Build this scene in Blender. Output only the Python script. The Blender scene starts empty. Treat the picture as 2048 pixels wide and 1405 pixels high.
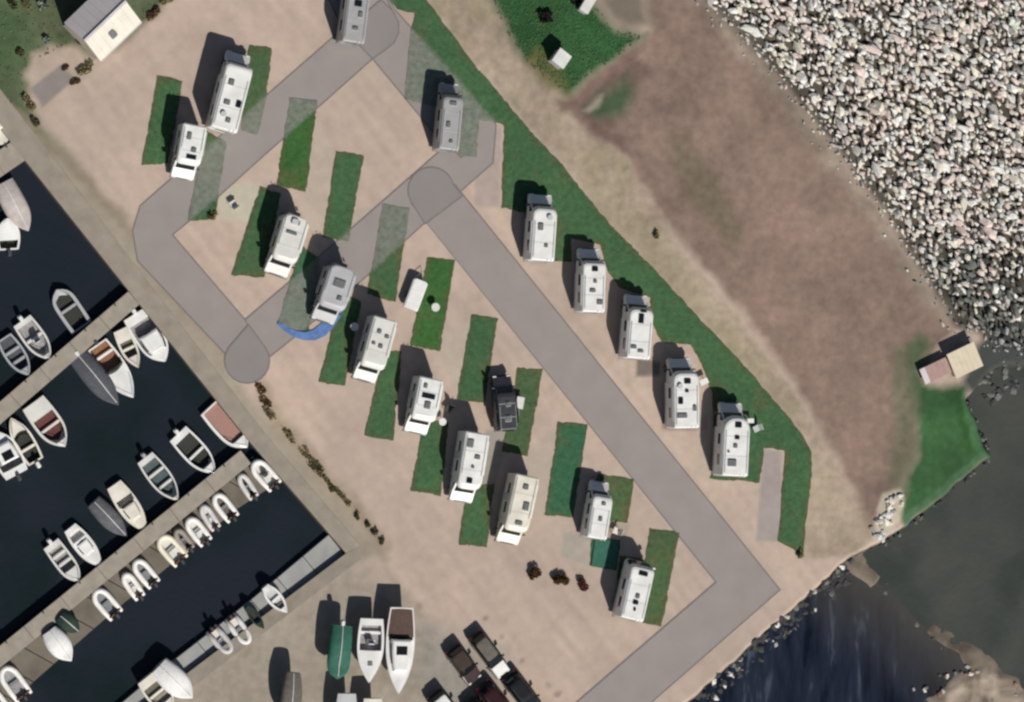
import bpy, bmesh, math, random
import numpy as np
from mathutils import Vector, Matrix
from mathutils.geometry import delaunay_2d_cdt
R = math.radians
random.seed(7); rng = np.random.default_rng(7)
sc = bpy.context.scene
C = sc.collection

# ------------------------------------------------------------------ camera
D = 300.0; SPAN = 86.0; LEAN = 0.30
TILT = math.atan(LEAN)
cam_loc = Vector((-math.sin(TILT) * D, 0.0, math.cos(TILT) * D))
fw = (-cam_loc).normalized()
rt = fw.cross(Vector((0, 1, 0))).normalized()
up = rt.cross(fw)
cd = bpy.data.cameras.new('camera'); cam = bpy.data.objects.new('camera', cd); C.objects.link(cam)
rot = Matrix((rt, up, -fw)).transposed()
cam.matrix_world = Matrix.Translation(cam_loc) @ rot.to_4x4()
cd.sensor_width = 36; cd.lens = 36 * D / SPAN; cd.clip_start = 1; cd.clip_end = 2000
sc.camera = cam

# ------------------------------------------------------------------ light
SUN_DIR = Vector((0.33, -0.96, 1.0)).normalized()
w = bpy.data.worlds.new('World'); sc.world = w; w.use_nodes = True
nt = w.node_tree; bg = nt.nodes['Background']
sky = nt.nodes.new('ShaderNodeTexSky'); sky.sky_type = 'NISHITA'; sky.sun_disc = False
sky.sun_elevation = math.asin(SUN_DIR.z); sky.sun_rotation = math.atan2(SUN_DIR.x, SUN_DIR.y)
nt.links.new(sky.outputs[0], bg.inputs[0]); bg.inputs[1].default_value = 0.05
sl = bpy.data.lights.new('sun', 'SUN'); sl.energy = 5.0; sl.angle = R(0.5); sl.color = (1.0, 0.955, 0.89)
so = bpy.data.objects.new('sun', sl); C.objects.link(so)
so.rotation_euler = (-SUN_DIR).to_track_quat('-Z', 'Y').to_euler(); so.location = (30, -60, 60)
vs = sc.view_settings; vs.view_transform = 'Standard'; vs.look = 'None'; vs.gamma = 1; vs.exposure = -0.17
vs.use_curve_mapping = False
sc.cycles.pixel_filter_type = 'BLACKMAN_HARRIS'; sc.cycles.filter_width = 2.5

# ------------------------------------------------------------------ pixel of the plan -> ground point
K = SPAN / 2 / D / 1024
def P(px, py, z=0.0):
    d = fw + rt * ((px - 1024) * K) + up * ((702.5 - py) * K)
    t = (z - cam_loc.z) / d.z
    return cam_loc + d * t
def P2(px, py, z=0.0):
    v = P(px, py, z); return (v.x, v.y)
def poly(pts, z=0.0): return [P2(x, y, z) for x, y in pts]
PX = SPAN / 2048.0

# ------------------------------------------------------------------ materials
MATS = {}
def mat(name, col, rough=0.7, var=0.12, scale=3.0, bump=0.0, bscale=20.0, metal=0.0, spec=0.5, col2=None, attr=None, coat=0.0, detail=5.0):
    if name in MATS: return MATS[name]
    m = bpy.data.materials.new(name); m.use_nodes = True
    t = m.node_tree; n = t.nodes; b = n['Principled BSDF']
    b.inputs['Roughness'].default_value = rough; b.inputs['Metallic'].default_value = metal
    b.inputs['Specular IOR Level'].default_value = spec
    if coat: b.inputs['Coat Weight'].default_value = coat; b.inputs['Coat Roughness'].default_value = 0.1
    tc = n.new('ShaderNodeTexCoord')
    nz = n.new('ShaderNodeTexNoise'); nz.inputs['Scale'].default_value = scale; nz.inputs['Detail'].default_value = detail
    t.links.new(tc.outputs['Object'], nz.inputs['Vector'])
    rp = n.new('ShaderNodeMapRange'); rp.inputs[1].default_value = 0.28; rp.inputs[2].default_value = 0.72
    t.links.new(nz.outputs['Fac'], rp.inputs[0])
    if attr:
        a = n.new('ShaderNodeAttribute'); a.attribute_name = attr
        lo_ = n.new('ShaderNodeMath'); lo_.operation = 'SUBTRACT'; lo_.inputs[0].default_value = 1.0
        hi_ = n.new('ShaderNodeMath'); hi_.operation = 'ADD'; hi_.inputs[0].default_value = 1.0
        sc_ = n.new('ShaderNodeMath'); sc_.operation = 'MULTIPLY'; sc_.inputs[1].default_value = var
        t.links.new(a.outputs['Alpha'], sc_.inputs[0]); t.links.new(sc_.outputs[0], lo_.inputs[1]); t.links.new(sc_.outputs[0], hi_.inputs[1])
        t.links.new(lo_.outputs[0], rp.inputs[3]); t.links.new(hi_.outputs[0], rp.inputs[4])
        vm = n.new('ShaderNodeVectorMath'); vm.operation = 'SCALE'
        t.links.new(a.outputs['Color'], vm.inputs[0]); t.links.new(rp.outputs[0], vm.inputs['Scale'])
        t.links.new(vm.outputs[0], b.inputs['Base Color'])
    else:
        mx = n.new('ShaderNodeMix'); mx.data_type = 'RGBA'
        c2 = col2 if col2 else tuple(c * (1 - 2 * var) for c in col)
        mx.inputs[6].default_value = (*c2, 1); mx.inputs[7].default_value = (*col, 1)
        t.links.new(rp.outputs[0], mx.inputs[0]); t.links.new(mx.outputs[2], b.inputs['Base Color'])
    if bump:
        nb = n.new('ShaderNodeTexNoise'); nb.inputs['Scale'].default_value = bscale; nb.inputs['Detail'].default_value = 4
        t.links.new(tc.outputs['Object'], nb.inputs['Vector'])
        bp = n.new('ShaderNodeBump'); bp.inputs['Strength'].default_value = 1.0; bp.inputs['Distance'].default_value = bump
        t.links.new(nb.outputs['Fac'], bp.inputs['Height']); t.links.new(bp.outputs[0], b.inputs['Normal'])
    MATS[name] = m
    return m
white = mat('white_paint', (0.83, 0.83, 0.80), 0.35, 0.05, 0.9, col2=(0.66, 0.65, 0.62), detail=9)
cream = mat('cream_paint', (0.80, 0.76, 0.66), 0.4, 0.07, 0.9, col2=(0.62, 0.58, 0.49), detail=9)
ivory = mat('ivory_paint', (0.70, 0.69, 0.64), 0.4, 0.07, 1.2)
greyp = mat('grey_paint', (0.40, 0.41, 0.42), 0.4, 0.08, 1.2)
dullp = mat('veiled_dull_grey', (0.37, 0.37, 0.365), 0.5, 0.08, 0.9, detail=9)  # bodies greyed to carry the veil of the map overlay
lgrey = mat('light_grey_paint', (0.52, 0.53, 0.53), 0.4, 0.07, 1.2)
mgrey = mat('mid_grey_plastic', (0.20, 0.21, 0.22), 0.6, 0.1)
dgrey = mat('dark_grey_plastic', (0.05, 0.05, 0.055), 0.5, 0.1)
glass = mat('dark_glass', (0.010, 0.012, 0.014), 0.12, 0.05)
acryl = mat('tinted_acrylic', (0.17, 0.18, 0.17), 0.25, 0.1)
solar = mat('solar_cells', (0.012, 0.014, 0.022), 0.2, 0.1)
tyre = mat('tyre_rubber', (0.018, 0.018, 0.018), 0.9, 0.1)
steel = mat('brushed_steel', (0.55, 0.55, 0.55), 0.35, 0.1, metal=0.9)
lampm = mat('lamp_lens', (0.8, 0.8, 0.75), 0.15, 0.02)
redl = mat('red_lens', (0.45, 0.02, 0.02), 0.25, 0.02)
maroon = mat('maroon_paint', (0.030, 0.005, 0.006), 0.3, 0.15, coat=0.4)
blackp = mat('black_paint', (0.012, 0.012, 0.013), 0.3, 0.15, coat=0.4)
olivep = mat('olive_paint', (0.030, 0.027, 0.015), 0.35, 0.15, coat=0.4)
slate = mat('slate_canvas', (0.085, 0.09, 0.105), 0.85, 0.15, 4, 0.01, 8)
teal = mat('green_canvas', (0.022, 0.135, 0.09), 0.75, 0.18, 2.5, 0.02, 5)
dteal = mat('dark_green_canvas', (0.012, 0.035, 0.022), 0.8, 0.18, 3, 0.02, 5)
taupe = mat('taupe_canvas', (0.14, 0.125, 0.105), 0.85, 0.15, 3, 0.02, 5)
wcanvas = mat('white_canvas', (0.78, 0.77, 0.75), 0.8, 0.06, 3, 0.02, 4)
teak = mat('teak_deck', (0.10, 0.055, 0.04), 0.7, 0.2, 6, 0.005, 30)
wood = mat('varnished_wood', (0.30, 0.14, 0.065), 0.5, 0.2, 6)
redin = mat('red_cockpit', (0.14, 0.04, 0.035), 0.7, 0.2, 5)
rosein = mat('rose_cockpit', (0.40, 0.22, 0.18), 0.7, 0.15, 9)
darkin = mat('dark_cockpit', (0.03, 0.032, 0.026), 0.8, 0.2, 5)
tealin = mat('teal_cockpit', (0.085, 0.12, 0.125), 0.8, 0.2, 5)
greyin = mat('grey_cockpit', (0.34, 0.33, 0.33), 0.8, 0.2, 5)
hyp = mat('grey_inflatable', (0.60, 0.58, 0.57), 0.6, 0.08, 3)
hypw = mat('white_inflatable', (0.80, 0.78, 0.74), 0.6, 0.06, 3)
hypc = mat('cream_inflatable', (0.80, 0.74, 0.58), 0.6, 0.06, 3)
concrete = mat('quay_concrete', (0.33, 0.29, 0.235), 0.9, 0.13, 0.8, 0.01, 15, spec=0.2, detail=8)
yardcon = mat('yard_concrete', (0.30, 0.265, 0.215), 0.9, 0.13, 0.8, 0.01, 15, spec=0.2, detail=8)
pierm = mat('pier_concrete', (0.36, 0.32, 0.265), 0.9, 0.12, 1.2, 0.01, 25, spec=0.2, detail=8)
dockm = mat('dock_planking', (0.20, 0.175, 0.14), 0.9, 0.2, 0.5, 0.01, 20, spec=0.2, detail=7)
pontm = mat('pontoon_concrete', (0.36, 0.36, 0.345), 0.9, 0.13, 0.7, 0.01, 20, spec=0.2, detail=8)
wallm = mat('quay_wall', (0.09, 0.08, 0.065), 0.95, 0.3, 1.5, 0.03, 6)
pile = mat('wet_timber', (0.05, 0.04, 0.03), 0.8, 0.2)
roadm = mat('overlay_lane_grey', (0.300, 0.268, 0.251), 0.9, 0.05, 0.5, 0.004, 30, spec=0.2)
roadd = mat('overlay_overlap_grey', (0.25, 0.23, 0.22), 0.9, 0.035, 0.35, 0.004, 30, spec=0.2)
edgem = mat('overlay_edge_grey', (0.20, 0.175, 0.165), 0.9, 0.08, 2.0, spec=0.2)
roof_lit = mat('sunlit_roof_sheet', (0.74, 0.69, 0.60), 0.7, 0.08, 0.9)
roofw = mat('pale_roof_sheet', (0.66, 0.61, 0.60), 0.7, 0.07, 0.7)
plaster = mat('plaster_wall', (0.45, 0.40, 0.33), 0.9, 0.1, 2)
hutroof = mat('hut_roof_board', (0.70, 0.62, 0.46), 0.8, 0.07, 1.5)
hutpink = mat('hut_annex_roof', (0.44, 0.29, 0.26), 0.8, 0.1, 2)
timber = mat('dark_timber', (0.05, 0.03, 0.02), 0.85, 0.2, 5)
leafd = mat('dark_leaf', (0.115, 0.105, 0.05), 0.7, 0.4, 3, spec=0.2, col2=(0.06, 0.06, 0.028))
leafb = mat('brown_leaf', (0.17, 0.105, 0.055), 0.8, 0.4, 4, spec=0.2, col2=(0.085, 0.055, 0.025))
leafo = mat('olive_leaf', (0.23, 0.20, 0.105), 0.8, 0.4, 3, spec=0.2, col2=(0.15, 0.14, 0.065))
leafp = mat('pale_leaf', (0.28, 0.33, 0.25), 0.8, 0.3, 3, spec=0.2)
stemm = mat('stem_bark', (0.06, 0.045, 0.03), 0.9, 0.2, 8)
bluem = mat('overlay_arc_blue', (0.11, 0.22, 0.50), 0.7, 0.2, 2.5, 0.02, 4)
ground_m = mat('ground_surface', (1, 1, 1), 0.95, 0.065, 1.3, 0.012, 9, attr='col', spec=0.15, detail=10)
grass_m = mat('grass_surface', (1, 1, 1), 0.9, 0.22, 2.2, 0.05, 7, attr='col', spec=0.15, detail=9)
tuft_m = mat('grass_blades', (1, 1, 1), 0.8, 0.2, 5, attr='col', spec=0.2)

def water_mat(name, c1, c2, scale, rough, bump, bscale, stretch=None, c3=None, spec=0.35, sed=None):
    m = bpy.data.materials.new(name); m.use_nodes = True
    t = m.node_tree; n = t.nodes; b = n['Principled BSDF']
    b.inputs['Roughness'].default_value = rough; b.inputs['IOR'].default_value = 1.33
    b.inputs['Specular IOR Level'].default_value = spec
    tc = n.new('ShaderNodeTexCoord'); mp = n.new('ShaderNodeMapping')
    t.links.new(tc.outputs['Object'], mp.inputs[0])
    if stretch: mp.inputs['Rotation'].default_value = (0, 0, stretch[0]); mp.inputs['Scale'].default_value = (stretch[1], stretch[2], 1)
    nz = n.new('ShaderNodeTexNoise'); nz.inputs['Scale'].default_value = scale; nz.inputs['Detail'].default_value = 6; nz.inputs['Distortion'].default_value = 0.4
    t.links.new(mp.outputs[0], nz.inputs[0])
    cr = n.new('ShaderNodeValToRGB'); e = cr.color_ramp.elements
    e[0].position = 0.35; e[0].color = (*c1, 1); e[1].position = 0.62; e[1].color = (*c2, 1)
    if c3:
        x = e.new(0.74); x.color = (*c3, 1)
    t.links.new(nz.outputs['Fac'], cr.inputs[0]); t.links.new(cr.outputs[0], b.inputs['Base Color'])
    if sed:                                            # silt stirred up over the shallows
        a = n.new('ShaderNodeAttribute'); a.attribute_name = 'col'
        mx = n.new('ShaderNodeMix'); mx.data_type = 'RGBA'; mx.inputs[7].default_value = (*sed, 1)
        t.links.new(a.outputs['Fac'], mx.inputs[0]); t.links.new(cr.outputs[0], mx.inputs[6]); t.links.new(mx.outputs[2], b.inputs['Base Color'])
    nb = n.new('ShaderNodeTexNoise'); nb.inputs['Scale'].default_value = bscale; nb.inputs['Detail'].default_value = 3
    t.links.new(mp.outputs[0], nb.inputs[0])
    bp = n.new('ShaderNodeBump'); bp.inputs['Distance'].default_value = bump
    t.links.new(nb.outputs['Fac'], bp.inputs['Height']); t.links.new(bp.outputs[0], b.inputs['Normal'])
    return m
harb_m = water_mat('harbour_water', (0.0085, 0.0165, 0.0175), (0.0165, 0.021, 0.029), 0.12, 0.16, 0.03, 2.6)
sea_m = water_mat('sea_water', (0.037, 0.046, 0.040), (0.064, 0.068, 0.060), 0.13, 0.35, 0.03, 1.6)
cove_m = water_mat('cove_water', (0.004, 0.007, 0.014), (0.018, 0.024, 0.042), 0.50, 0.25, 0.05, 1.2, (R(-28), 2.0, 0.40), (0.07, 0.085, 0.11), sed=(0.062, 0.058, 0.052))

# ------------------------------------------------------------------ mesh helpers
class MB:
    def __init__(s): s.v = []; s.f = []
    def add(s, vs, fs):
        o = len(s.v); s.v += [tuple(v) for v in vs]; s.f += [tuple(i + o for i in f) for f in fs]; return s
    def box(s, x0, x1, y0, y1, z0, z1):
        return s.add([(x0,y0,z0),(x1,y0,z0),(x1,y1,z0),(x0,y1,z0),(x0,y0,z1),(x1,y0,z1),(x1,y1,z1),(x0,y1,z1)],
                     [(3,2,1,0),(4,5,6,7),(0,1,5,4),(1,2,6,5),(2,3,7,6),(3,0,4,7)])
    def prism(s, prof, x0, x1):                       # profile in (y, z), along x
        n = len(prof)
        vs = [(x0, y, z) for y, z in prof] + [(x1, y, z) for y, z in prof]
        return s.add(vs, [tuple(range(n))[::-1], tuple(range(n, 2*n))] + [(i, (i+1) % n, n+(i+1) % n, n+i) for i in range(n)])
    def loft(s, rings, caps=True):                    # closed rings of equal count
        n = len(rings[0]); o = len(s.v)
        for r in rings: s.v += [tuple(p) for p in r]
        for k in range(len(rings)-1):
            for i in range(n):
                a = o+k*n+i; b = o+k*n+(i+1) % n
                s.f.append((a, b, b+n, a+n))
        if caps:
            s.f.append(tuple(o+i for i in range(n))[::-1]); s.f.append(tuple(o+(len(rings)-1)*n+i for i in range(n)))
        return s
    def strip(s, rows):                               # open grid of rows
        n = len(rows[0]); o = len(s.v)
        for r in rows: s.v += [tuple(p) for p in r]
        for k in range(len(rows)-1):
            for i in range(n-1):
                a = o+k*n+i
                s.f.append((a, a+1, a+n+1, a+n))
        return s
    def cyl(s, p, r, h, axis='z', n=12):
        c = []
        for lv in (0, h):
            ring = []
            for i in range(n):
                a = 2*math.pi*i/n; u, v = r*math.cos(a), r*math.sin(a)
                ring.append({'z': (p[0]+u, p[1]+v, p[2]+lv), 'x': (p[0]+lv, p[1]+u, p[2]+v), 'y': (p[0]+v, p[1]+lv, p[2]+u)}[axis])
            c.append(ring)
        return s.loft(c)
    def tube(s, path, r, n=8):
        rings = []
        for k, p in enumerate(path):
            p = Vector(p); a = Vector(path[max(k-1, 0)]); b = Vector(path[min(k+1, len(path)-1)])
            t = (b-a).normalized(); u = t.cross(Vector((0, 0, 1)))
            if u.length < 1e-3: u = Vector((1, 0, 0))
            u.normalize(); v = u.cross(t)
            rr = r[k] if isinstance(r, (list, tuple)) else r
            rings.append([p + (u*math.cos(2*math.pi*i/n) + v*math.sin(2*math.pi*i/n))*rr for i in range(n)])
        return s.loft(rings)
    def mesh(s, name, m, bevel=0, smooth=False, seg=2):
        me = bpy.data.meshes.new(name); me.from_pydata(s.v, [], s.f)
        bm = bmesh.new(); bm.from_mesh(me)
        bmesh.ops.recalc_face_normals(bm, faces=bm.faces)
        if bevel:
            ed = [e for e in bm.edges if len(e.link_faces) == 2 and e.calc_face_angle(0) > 0.5]
            bmesh.ops.bevel(bm, geom=ed, offset=bevel, segments=seg, affect='EDGES', profile=0.6)
        bm.to_mesh(me); bm.free()
        if smooth:
            me.polygons.foreach_set('use_smooth', [True]*len(me.polygons))
        me.materials.append(m)
        return me
    def build(s, name, m, parent=None, bevel=0, smooth=False, seg=2):
        o = bpy.data.objects.new(name, s.mesh(name, m, bevel, smooth, seg)); C.objects.link(o)
        if parent: o.parent = parent
        return o
def box(name, m, parent, *a, bevel=0): return MB().box(*a).build(name, m, parent, bevel)
def thing(name, label, cat, loc=(0, 0, 0), rz=0.0, group=None):
    o = bpy.data.objects.new(name, None); C.objects.link(o); o.empty_display_size = 0.3
    o.location = loc; o.rotation_euler = (0, 0, rz); o['label'] = label; o['category'] = cat
    if group: o['group'] = group
    return o
def tag(o, label, cat, group=None):
    o['label'] = label; o['category'] = cat
    if group: o['group'] = group
    return o
def struct(o): o['kind'] = 'structure'; return o

# ------------------------------------------------------------------ 2-D field helpers
def pip(X, Y, pl):
    ins = np.zeros(X.shape, bool); n = len(pl)
    for i in range(n):
        x1, y1 = pl[i]; x2, y2 = pl[(i+1) % n]
        c = ((y1 > Y) != (y2 > Y))
        with np.errstate(divide='ignore', invalid='ignore'):
            c &= X < (x2-x1)*(Y-y1)/(y2-y1+1e-12)+x1
        ins ^= c
    return ins
def segdist(X, Y, pl, closed=True):
    d = np.full(X.shape, 1e9); n = len(pl)
    for i in range(n if closed else n-1):
        x1, y1 = pl[i]; x2, y2 = pl[(i+1) % n]
        dx, dy = x2-x1, y2-y1; L = dx*dx+dy*dy+1e-12
        t = np.clip(((X-x1)*dx+(Y-y1)*dy)/L, 0, 1)
        d = np.minimum(d, np.hypot(X-x1-t*dx, Y-y1-t*dy))
    return d
def sdist(X, Y, pl): d = segdist(X, Y, pl); return np.where(pip(X, Y, pl), d, -d)
_perm = rng.random((256, 256))
def vnoise(X, Y, s):
    x = X/s+1000.37; y = Y/s+1000.71
    i = np.floor(x).astype(int); j = np.floor(y).astype(int); fx = x-i; fy = y-j
    fx = fx*fx*(3-2*fx); fy = fy*fy*(3-2*fy)
    g = lambda a, b: _perm[a & 255, b & 255]
    return (g(i, j)*(1-fx)+g(i+1, j)*fx)*(1-fy)+(g(i, j+1)*(1-fx)+g(i+1, j+1)*fx)*fy
def fbm(X, Y, s): return (vnoise(X, Y, s)+0.5*vnoise(X, Y, s/2.1)+0.25*vnoise(X, Y, s/4.3))/1.75-0.5

# ------------------------------------------------------------------ outlines, as read off the plan
BASIN = [(-900, -900), (45, 315), (262, 588), (500, 885), (692, 1107), (300, 1403), (-300, 1860), (-1600, 1860), (-1600, -900)]
SEA = [(1706, 1110), (1745, 1090), (1815, 1048), (1978, 912), (1932, 800), (1975, 745), (2010, 725), (2110, 730), (2600, 640), (2600, 2300), (340, 2300), (1372, 1405)]
VERGE_R = [(835, -30), (858, 8), (905, 70), (945, 125), (1000, 190), (1060, 262), (1120, 325), (1175, 395), (1230, 460), (1300, 530), (1345, 580), (1430, 670), (1500, 745), (1560, 815), (1605, 870), (1622, 905)]
VERGE = VERGE_R + [(1622, 960), (1612, 1040), (1606, 1116), (1585, 1098), (1556, 1083), (1562, 1000), (1570, 902), (1528, 896), (1520, 965), (1420, 958), (1428, 900), (1424, 790), (1400, 722), (1380, 690), (1322, 685), (1300, 640), (1300, 596), (1238, 575), (1215, 545), (1200, 490), (1142, 478), (1142, 524), (1112, 522), (1050, 515), (1052, 425), (1003, 415), (1008, 250), (985, 244), (958, 240), (952, 315), (918, 312), (925, 215), (868, 212), (808, 200), (822, 60), (830, 28), (795, 20), (755, -30)]
PATH = [(835, -30), (965, -30), (1010, 60), (1060, 135), (1125, 195), (1180, 262), (1255, 325), (1290, 380), (1330, 450), (1390, 530), (1470, 630), (1550, 730), (1630, 850), (1690, 960), (1770, 1060), (1700, 1115), (1606, 1116), (1622, 905)] + VERGE_R[::-1][1:]
DIRT = [(1290, -30), (1372, -30), (1470, 60), (1560, 170), (1640, 280), (1750, 420), (1850, 580), (1905, 665), (1850, 740), (1830, 800), (1835, 900), (1790, 980), (1745, 1050), (1690, 950), (1630, 830), (1540, 690), (1465, 600), (1390, 510), (1320, 430), (1255, 320), (1180, 260), (1125, 205), (1180, 150), (1260, 100), (1300, 60)]
LAWN = [(972, -30), (1170, -30), (1200, 20), (1230, 60), (1290, 70), (1250, 105), (1180, 150), (1130, 190), (1060, 135), (1010, 65)]
ROCKP = [(1355, -60), (2110, -60), (2110, 720), (2010, 700), (1950, 665), (1915, 655), (1865, 580), (1765, 420), (1655, 280), (1572, 170), (1470, 60)]
TLAWN = [(-700, -700), (360, -700), (345, -10), (285, 52), (200, 118), (150, 92), (95, 108), (45, 145), (72, 240), (45, 235), (0, 200), (-330, -220)]
GREENR = [(1838, 768), (1928, 772), (1940, 800), (1990, 912), (1815, 1052), (1795, 1020), (1842, 910)]
PALE = [(1762, 990), (1800, 978), (1812, 1008), (1800, 1048), (1772, 1074), (1745, 1082), (1757, 1030)]
YARD = [(692, 1107), (800, 1190), (860, 1260), (1010, 1405), (1200, 1700), (-400, 1900), (300, 1403)]
SPIT = [(1715, 1120), (1775, 1185), (1850, 1255), (1930, 1300), (2048, 1385), (2300, 1560)]
R_A = [(640, -40), (755, -40), (785, 22), (797, 45), (797, 66), (788, 86), (768, 102), (745, 118), (505, 332), (430, 400), (345, 470), (497, 648), (452, 710), (275, 522), (265, 462), (280, 412), (685, 58)]
R_B = [(755, -40), (790, 20), (985, 238), (992, 250), (986, 326), (845, 450), (690, 592), (530, 722), (490, 640), (700, 460), (880, 302), (872, 272), (745, 118), (768, 102), (788, 86), (797, 66), (797, 45), (785, 22)]
R_D = [(910, 370), (1560, 1180), (1280, 1425), (1130, 1425), (1432, 1165), (822, 408), (826.8, 410.6), (820.4, 400.7), (816.8, 389.6), (816.1, 377.8), (818.4, 366.3), (823.5, 355.8), (831.1, 346.9), (840.8, 340.2), (851.8, 336.2), (863.4, 335.0), (875.0, 336.9), (885.7, 341.6), (894.9, 348.9), (902.0, 358.2), (906.4, 369.1)]
R_END = [(497, 650), (530.4, 695.5), (536.8, 708.1), (539.0, 722.1), (536.7, 736.1), (530.3, 748.6), (520.2, 758.6), (507.6, 764.9), (493.6, 767.0), (479.7, 764.7), (467.1, 758.1), (457.3, 748.0), (451.0, 735.3), (449.0, 721.3), (451.4, 707.4), (458.1, 694.9)]
G0 = [poly(p) for p in (R_A, R_B)]
STRIPS = [
 ([(315,150),(366,163),(352,240),(335,328),(283,330)], 0), ([(497,92),(545,97),(532,200),(515,270),(482,262)], 2),
 ([(580,197),(635,201),(612,384),(553,372)], 1), ([(672,303),(727,311),(697,484),(645,475)], 0),
 ([(412,262),(453,284),(430,442),(375,440)], 0), ([(520,375),(562,388),(528,556),(462,550)], 0),
 ([(600,488),(640,520),(628,600),(618,664),(556,652)], 3), ([(765,408),(820,417),(803,520),(792,606),(735,588)], 0),
 ([(683,588),(722,602),(690,772),(637,765)], 0), ([(855,515),(910,522),(880,702),(820,692)], 1),
 ([(943,630),(996,637),(968,806),(913,800)], 0), ([(768,700),(803,704),(787,882),(728,872)], 0),
 ([(1036,736),(1085,740),(1055,912),(1003,902)], 2), ([(1116,845),(1175,850),(1146,1037),(1090,1030)], 3),
 ([(848,838),(896,846),(882,992),(820,982)], 0), ([(934,975),(988,968),(974,1094),(917,1090)], 0),
 ([(1195,948),(1268,960),(1255,1046),(1180,1040)], 2), ([(1300,1056),(1358,1066),(1323,1254),(1226,1232),(1240,1110),(1290,1120)], 2),
 ([(1185,1072),(1240,1080),(1232,1142),(1178,1132)], 3)]

# ------------------------------------------------------------------ ground
WL = -0.9
def axis(lo, hi, step, far):
    inner = np.arange(lo, hi+step, step)
    out = np.array([1.5, 4, 8, 15, 30, 60, far])
    return np.concatenate([lo-out[::-1], inner, hi+out])
gx = axis(-45, 45, 0.2, 140); gy = axis(-31.5, 31.5, 0.2, 140)
X, Y = np.meshgrid(gx, gy)
wx = X+fbm(X, Y, 1.6)*0.9; wy = Y+fbm(X+50, Y-20, 1.6)*0.9           # wandering edges
def soft(pl, wdt, warp=True):
    d = sdist(wx, wy, poly(pl)) if warp else sdist(X, Y, poly(pl))
    return np.clip(d/wdt+0.5, 0, 1)[..., None]
col = np.empty(X.shape+(3,)); col[:] = (0.462, 0.364, 0.298)
n8 = fbm(X, Y, 9)[..., None]; n3 = fbm(X+9, Y+70, 2.5)[..., None]; n1 = fbm(X+5, Y-30, 0.8)[..., None]
col *= 1+0.26*n8+0.13*n3
col *= 1+n8*np.array((0.05, 0.0, -0.05))
u0 = X*.62-Y*.78; v0 = X*.78+Y*.62                       # along and across the lane
rut = (vnoise(u0/7.0, v0, 0.55)-.5)[..., None]*0.16+(vnoise(u0, v0/7.0, 0.6)-.5)[..., None]*0.05
col *= 1+rut
weed = np.clip(fbm(X-60, Y+15, 1.3)*3-.75, 0, .35)[..., None]; col = col*(1-weed)+np.array((.33, .29, .21))*weed
def paint(pl, c, wdt=0.6, warp=True, amt=1.0, var=0.2):
    global col
    k = soft(pl, wdt, warp)*amt
    cc = np.array(c)*(1+var*n3*1.6+var*n8+0.1*n1)
    col = col*(1-k)+cc*k
paint(YARD, (0.315, 0.275, 0.222), 2.5)
paint([(830,1235),(1010,1300),(1010,1420),(850,1420)], (0.30, 0.285, 0.26), 2.0, amt=0.6)
paint([(-300,-160),(10,195),(75,232),(280,470),(480,770),(640,960),(780,1120),(700,1120),(500,880),(45,310),(-330,-200)], (0.32, 0.275, 0.215), 0.8)
paint(TLAWN, (0.098, 0.120, 0.065), 0.9, var=0.45)
paint([(-700,-700),(-20,-100),(60,60),(40,140),(-40,190),(-300,-150)], (0.062,0.118,0.050), 3.0, amt=0.7)
paint([(60,110),(140,85),(165,125),(205,125),(150,170),(80,222),(50,150)], (0.40, 0.32, 0.26), 0.7)
paint(PATH, (0.365, 0.295, 0.222), 0.5, var=0.3)
pk_ = soft(PATH, 0.5)*np.clip(fbm(X*1.0+30, Y-11, 2.4)*3.2-.25, 0, .6)[..., None]; col = col*(1-pk_)+np.array((0.30, 0.255, 0.165))*pk_
for ln, c, wd_, am in (([(-40,170),(75,262),(180,372),(262,455),(300,520),(470,735)], (0.235,0.19,0.135), .55, .75), ([(525,778),(560,850),(640,940),(700,1010),(770,1090)], (0.215,0.18,0.105), .75, .75), ([(20,220),(60,250),(120,300)], (0.15,0.15,0.085), .6, .5), ([(705,990),(800,1180),(835,1230)], (0.26,0.215,0.165), .35, .5)):
    k = np.clip(1.25-segdist(wx, wy, poly(ln), False)/wd_, 0, 1)[..., None]*am*(0.75+.9*n1); k = np.clip(k, 0, 1); col = col*(1-k)+np.array(c)*k
paint([(1100,260),(1180,330),(1250,400),(1340,500),(1440,630),(1560,770),(1520,770),(1340,575),(1180,395)], (0.30, 0.26, 0.17), 0.8, amt=0.5)
paint(DIRT, (0.232, 0.165, 0.132), 0.9, var=0.30)
dk_ = soft(DIRT, 1.6); u_ = (X*.62-Y*.78); v_ = (X*.78+Y*.62)
st_ = (vnoise(u_/5.0, v_*1.0, 1.1)-.5)[..., None]; col = col*(1+dk_*st_*.08)
paint([(1340,250),(1420,340),(1480,450),(1470,510),(1400,420),(1350,340)], (0.15, 0.13, 0.085), 1.6, amt=0.75)
paint([(1120,205),(1270,110),(1310,150),(1200,210),(1260,310),(1180,270)], (0.155, 0.098, 0.085), 0.8, amt=0.7)
paint([(1165,215),(1255,155),(1275,180),(1245,232),(1190,235)], (0.045, 0.088, 0.042), 1.5, amt=.9)
paint([(1162,220),(1190,200),(1205,190),(1200,205),(1180,222)], (0.30, 0.28, 0.22), 0.4, amt=0.8)
paint([(1165,-30),(1290,-30),(1300,50),(1240,60)], (0.185, 0.155, 0.122), 1.6)
paint(LAWN, (0.032, 0.098, 0.032), 1.0, var=0.5)
paint([(1050,130),(1070,90),(1120,140),(1140,190),(1100,180)], (0.15, 0.13, 0.05), 0.8, amt=0.7)
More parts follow.
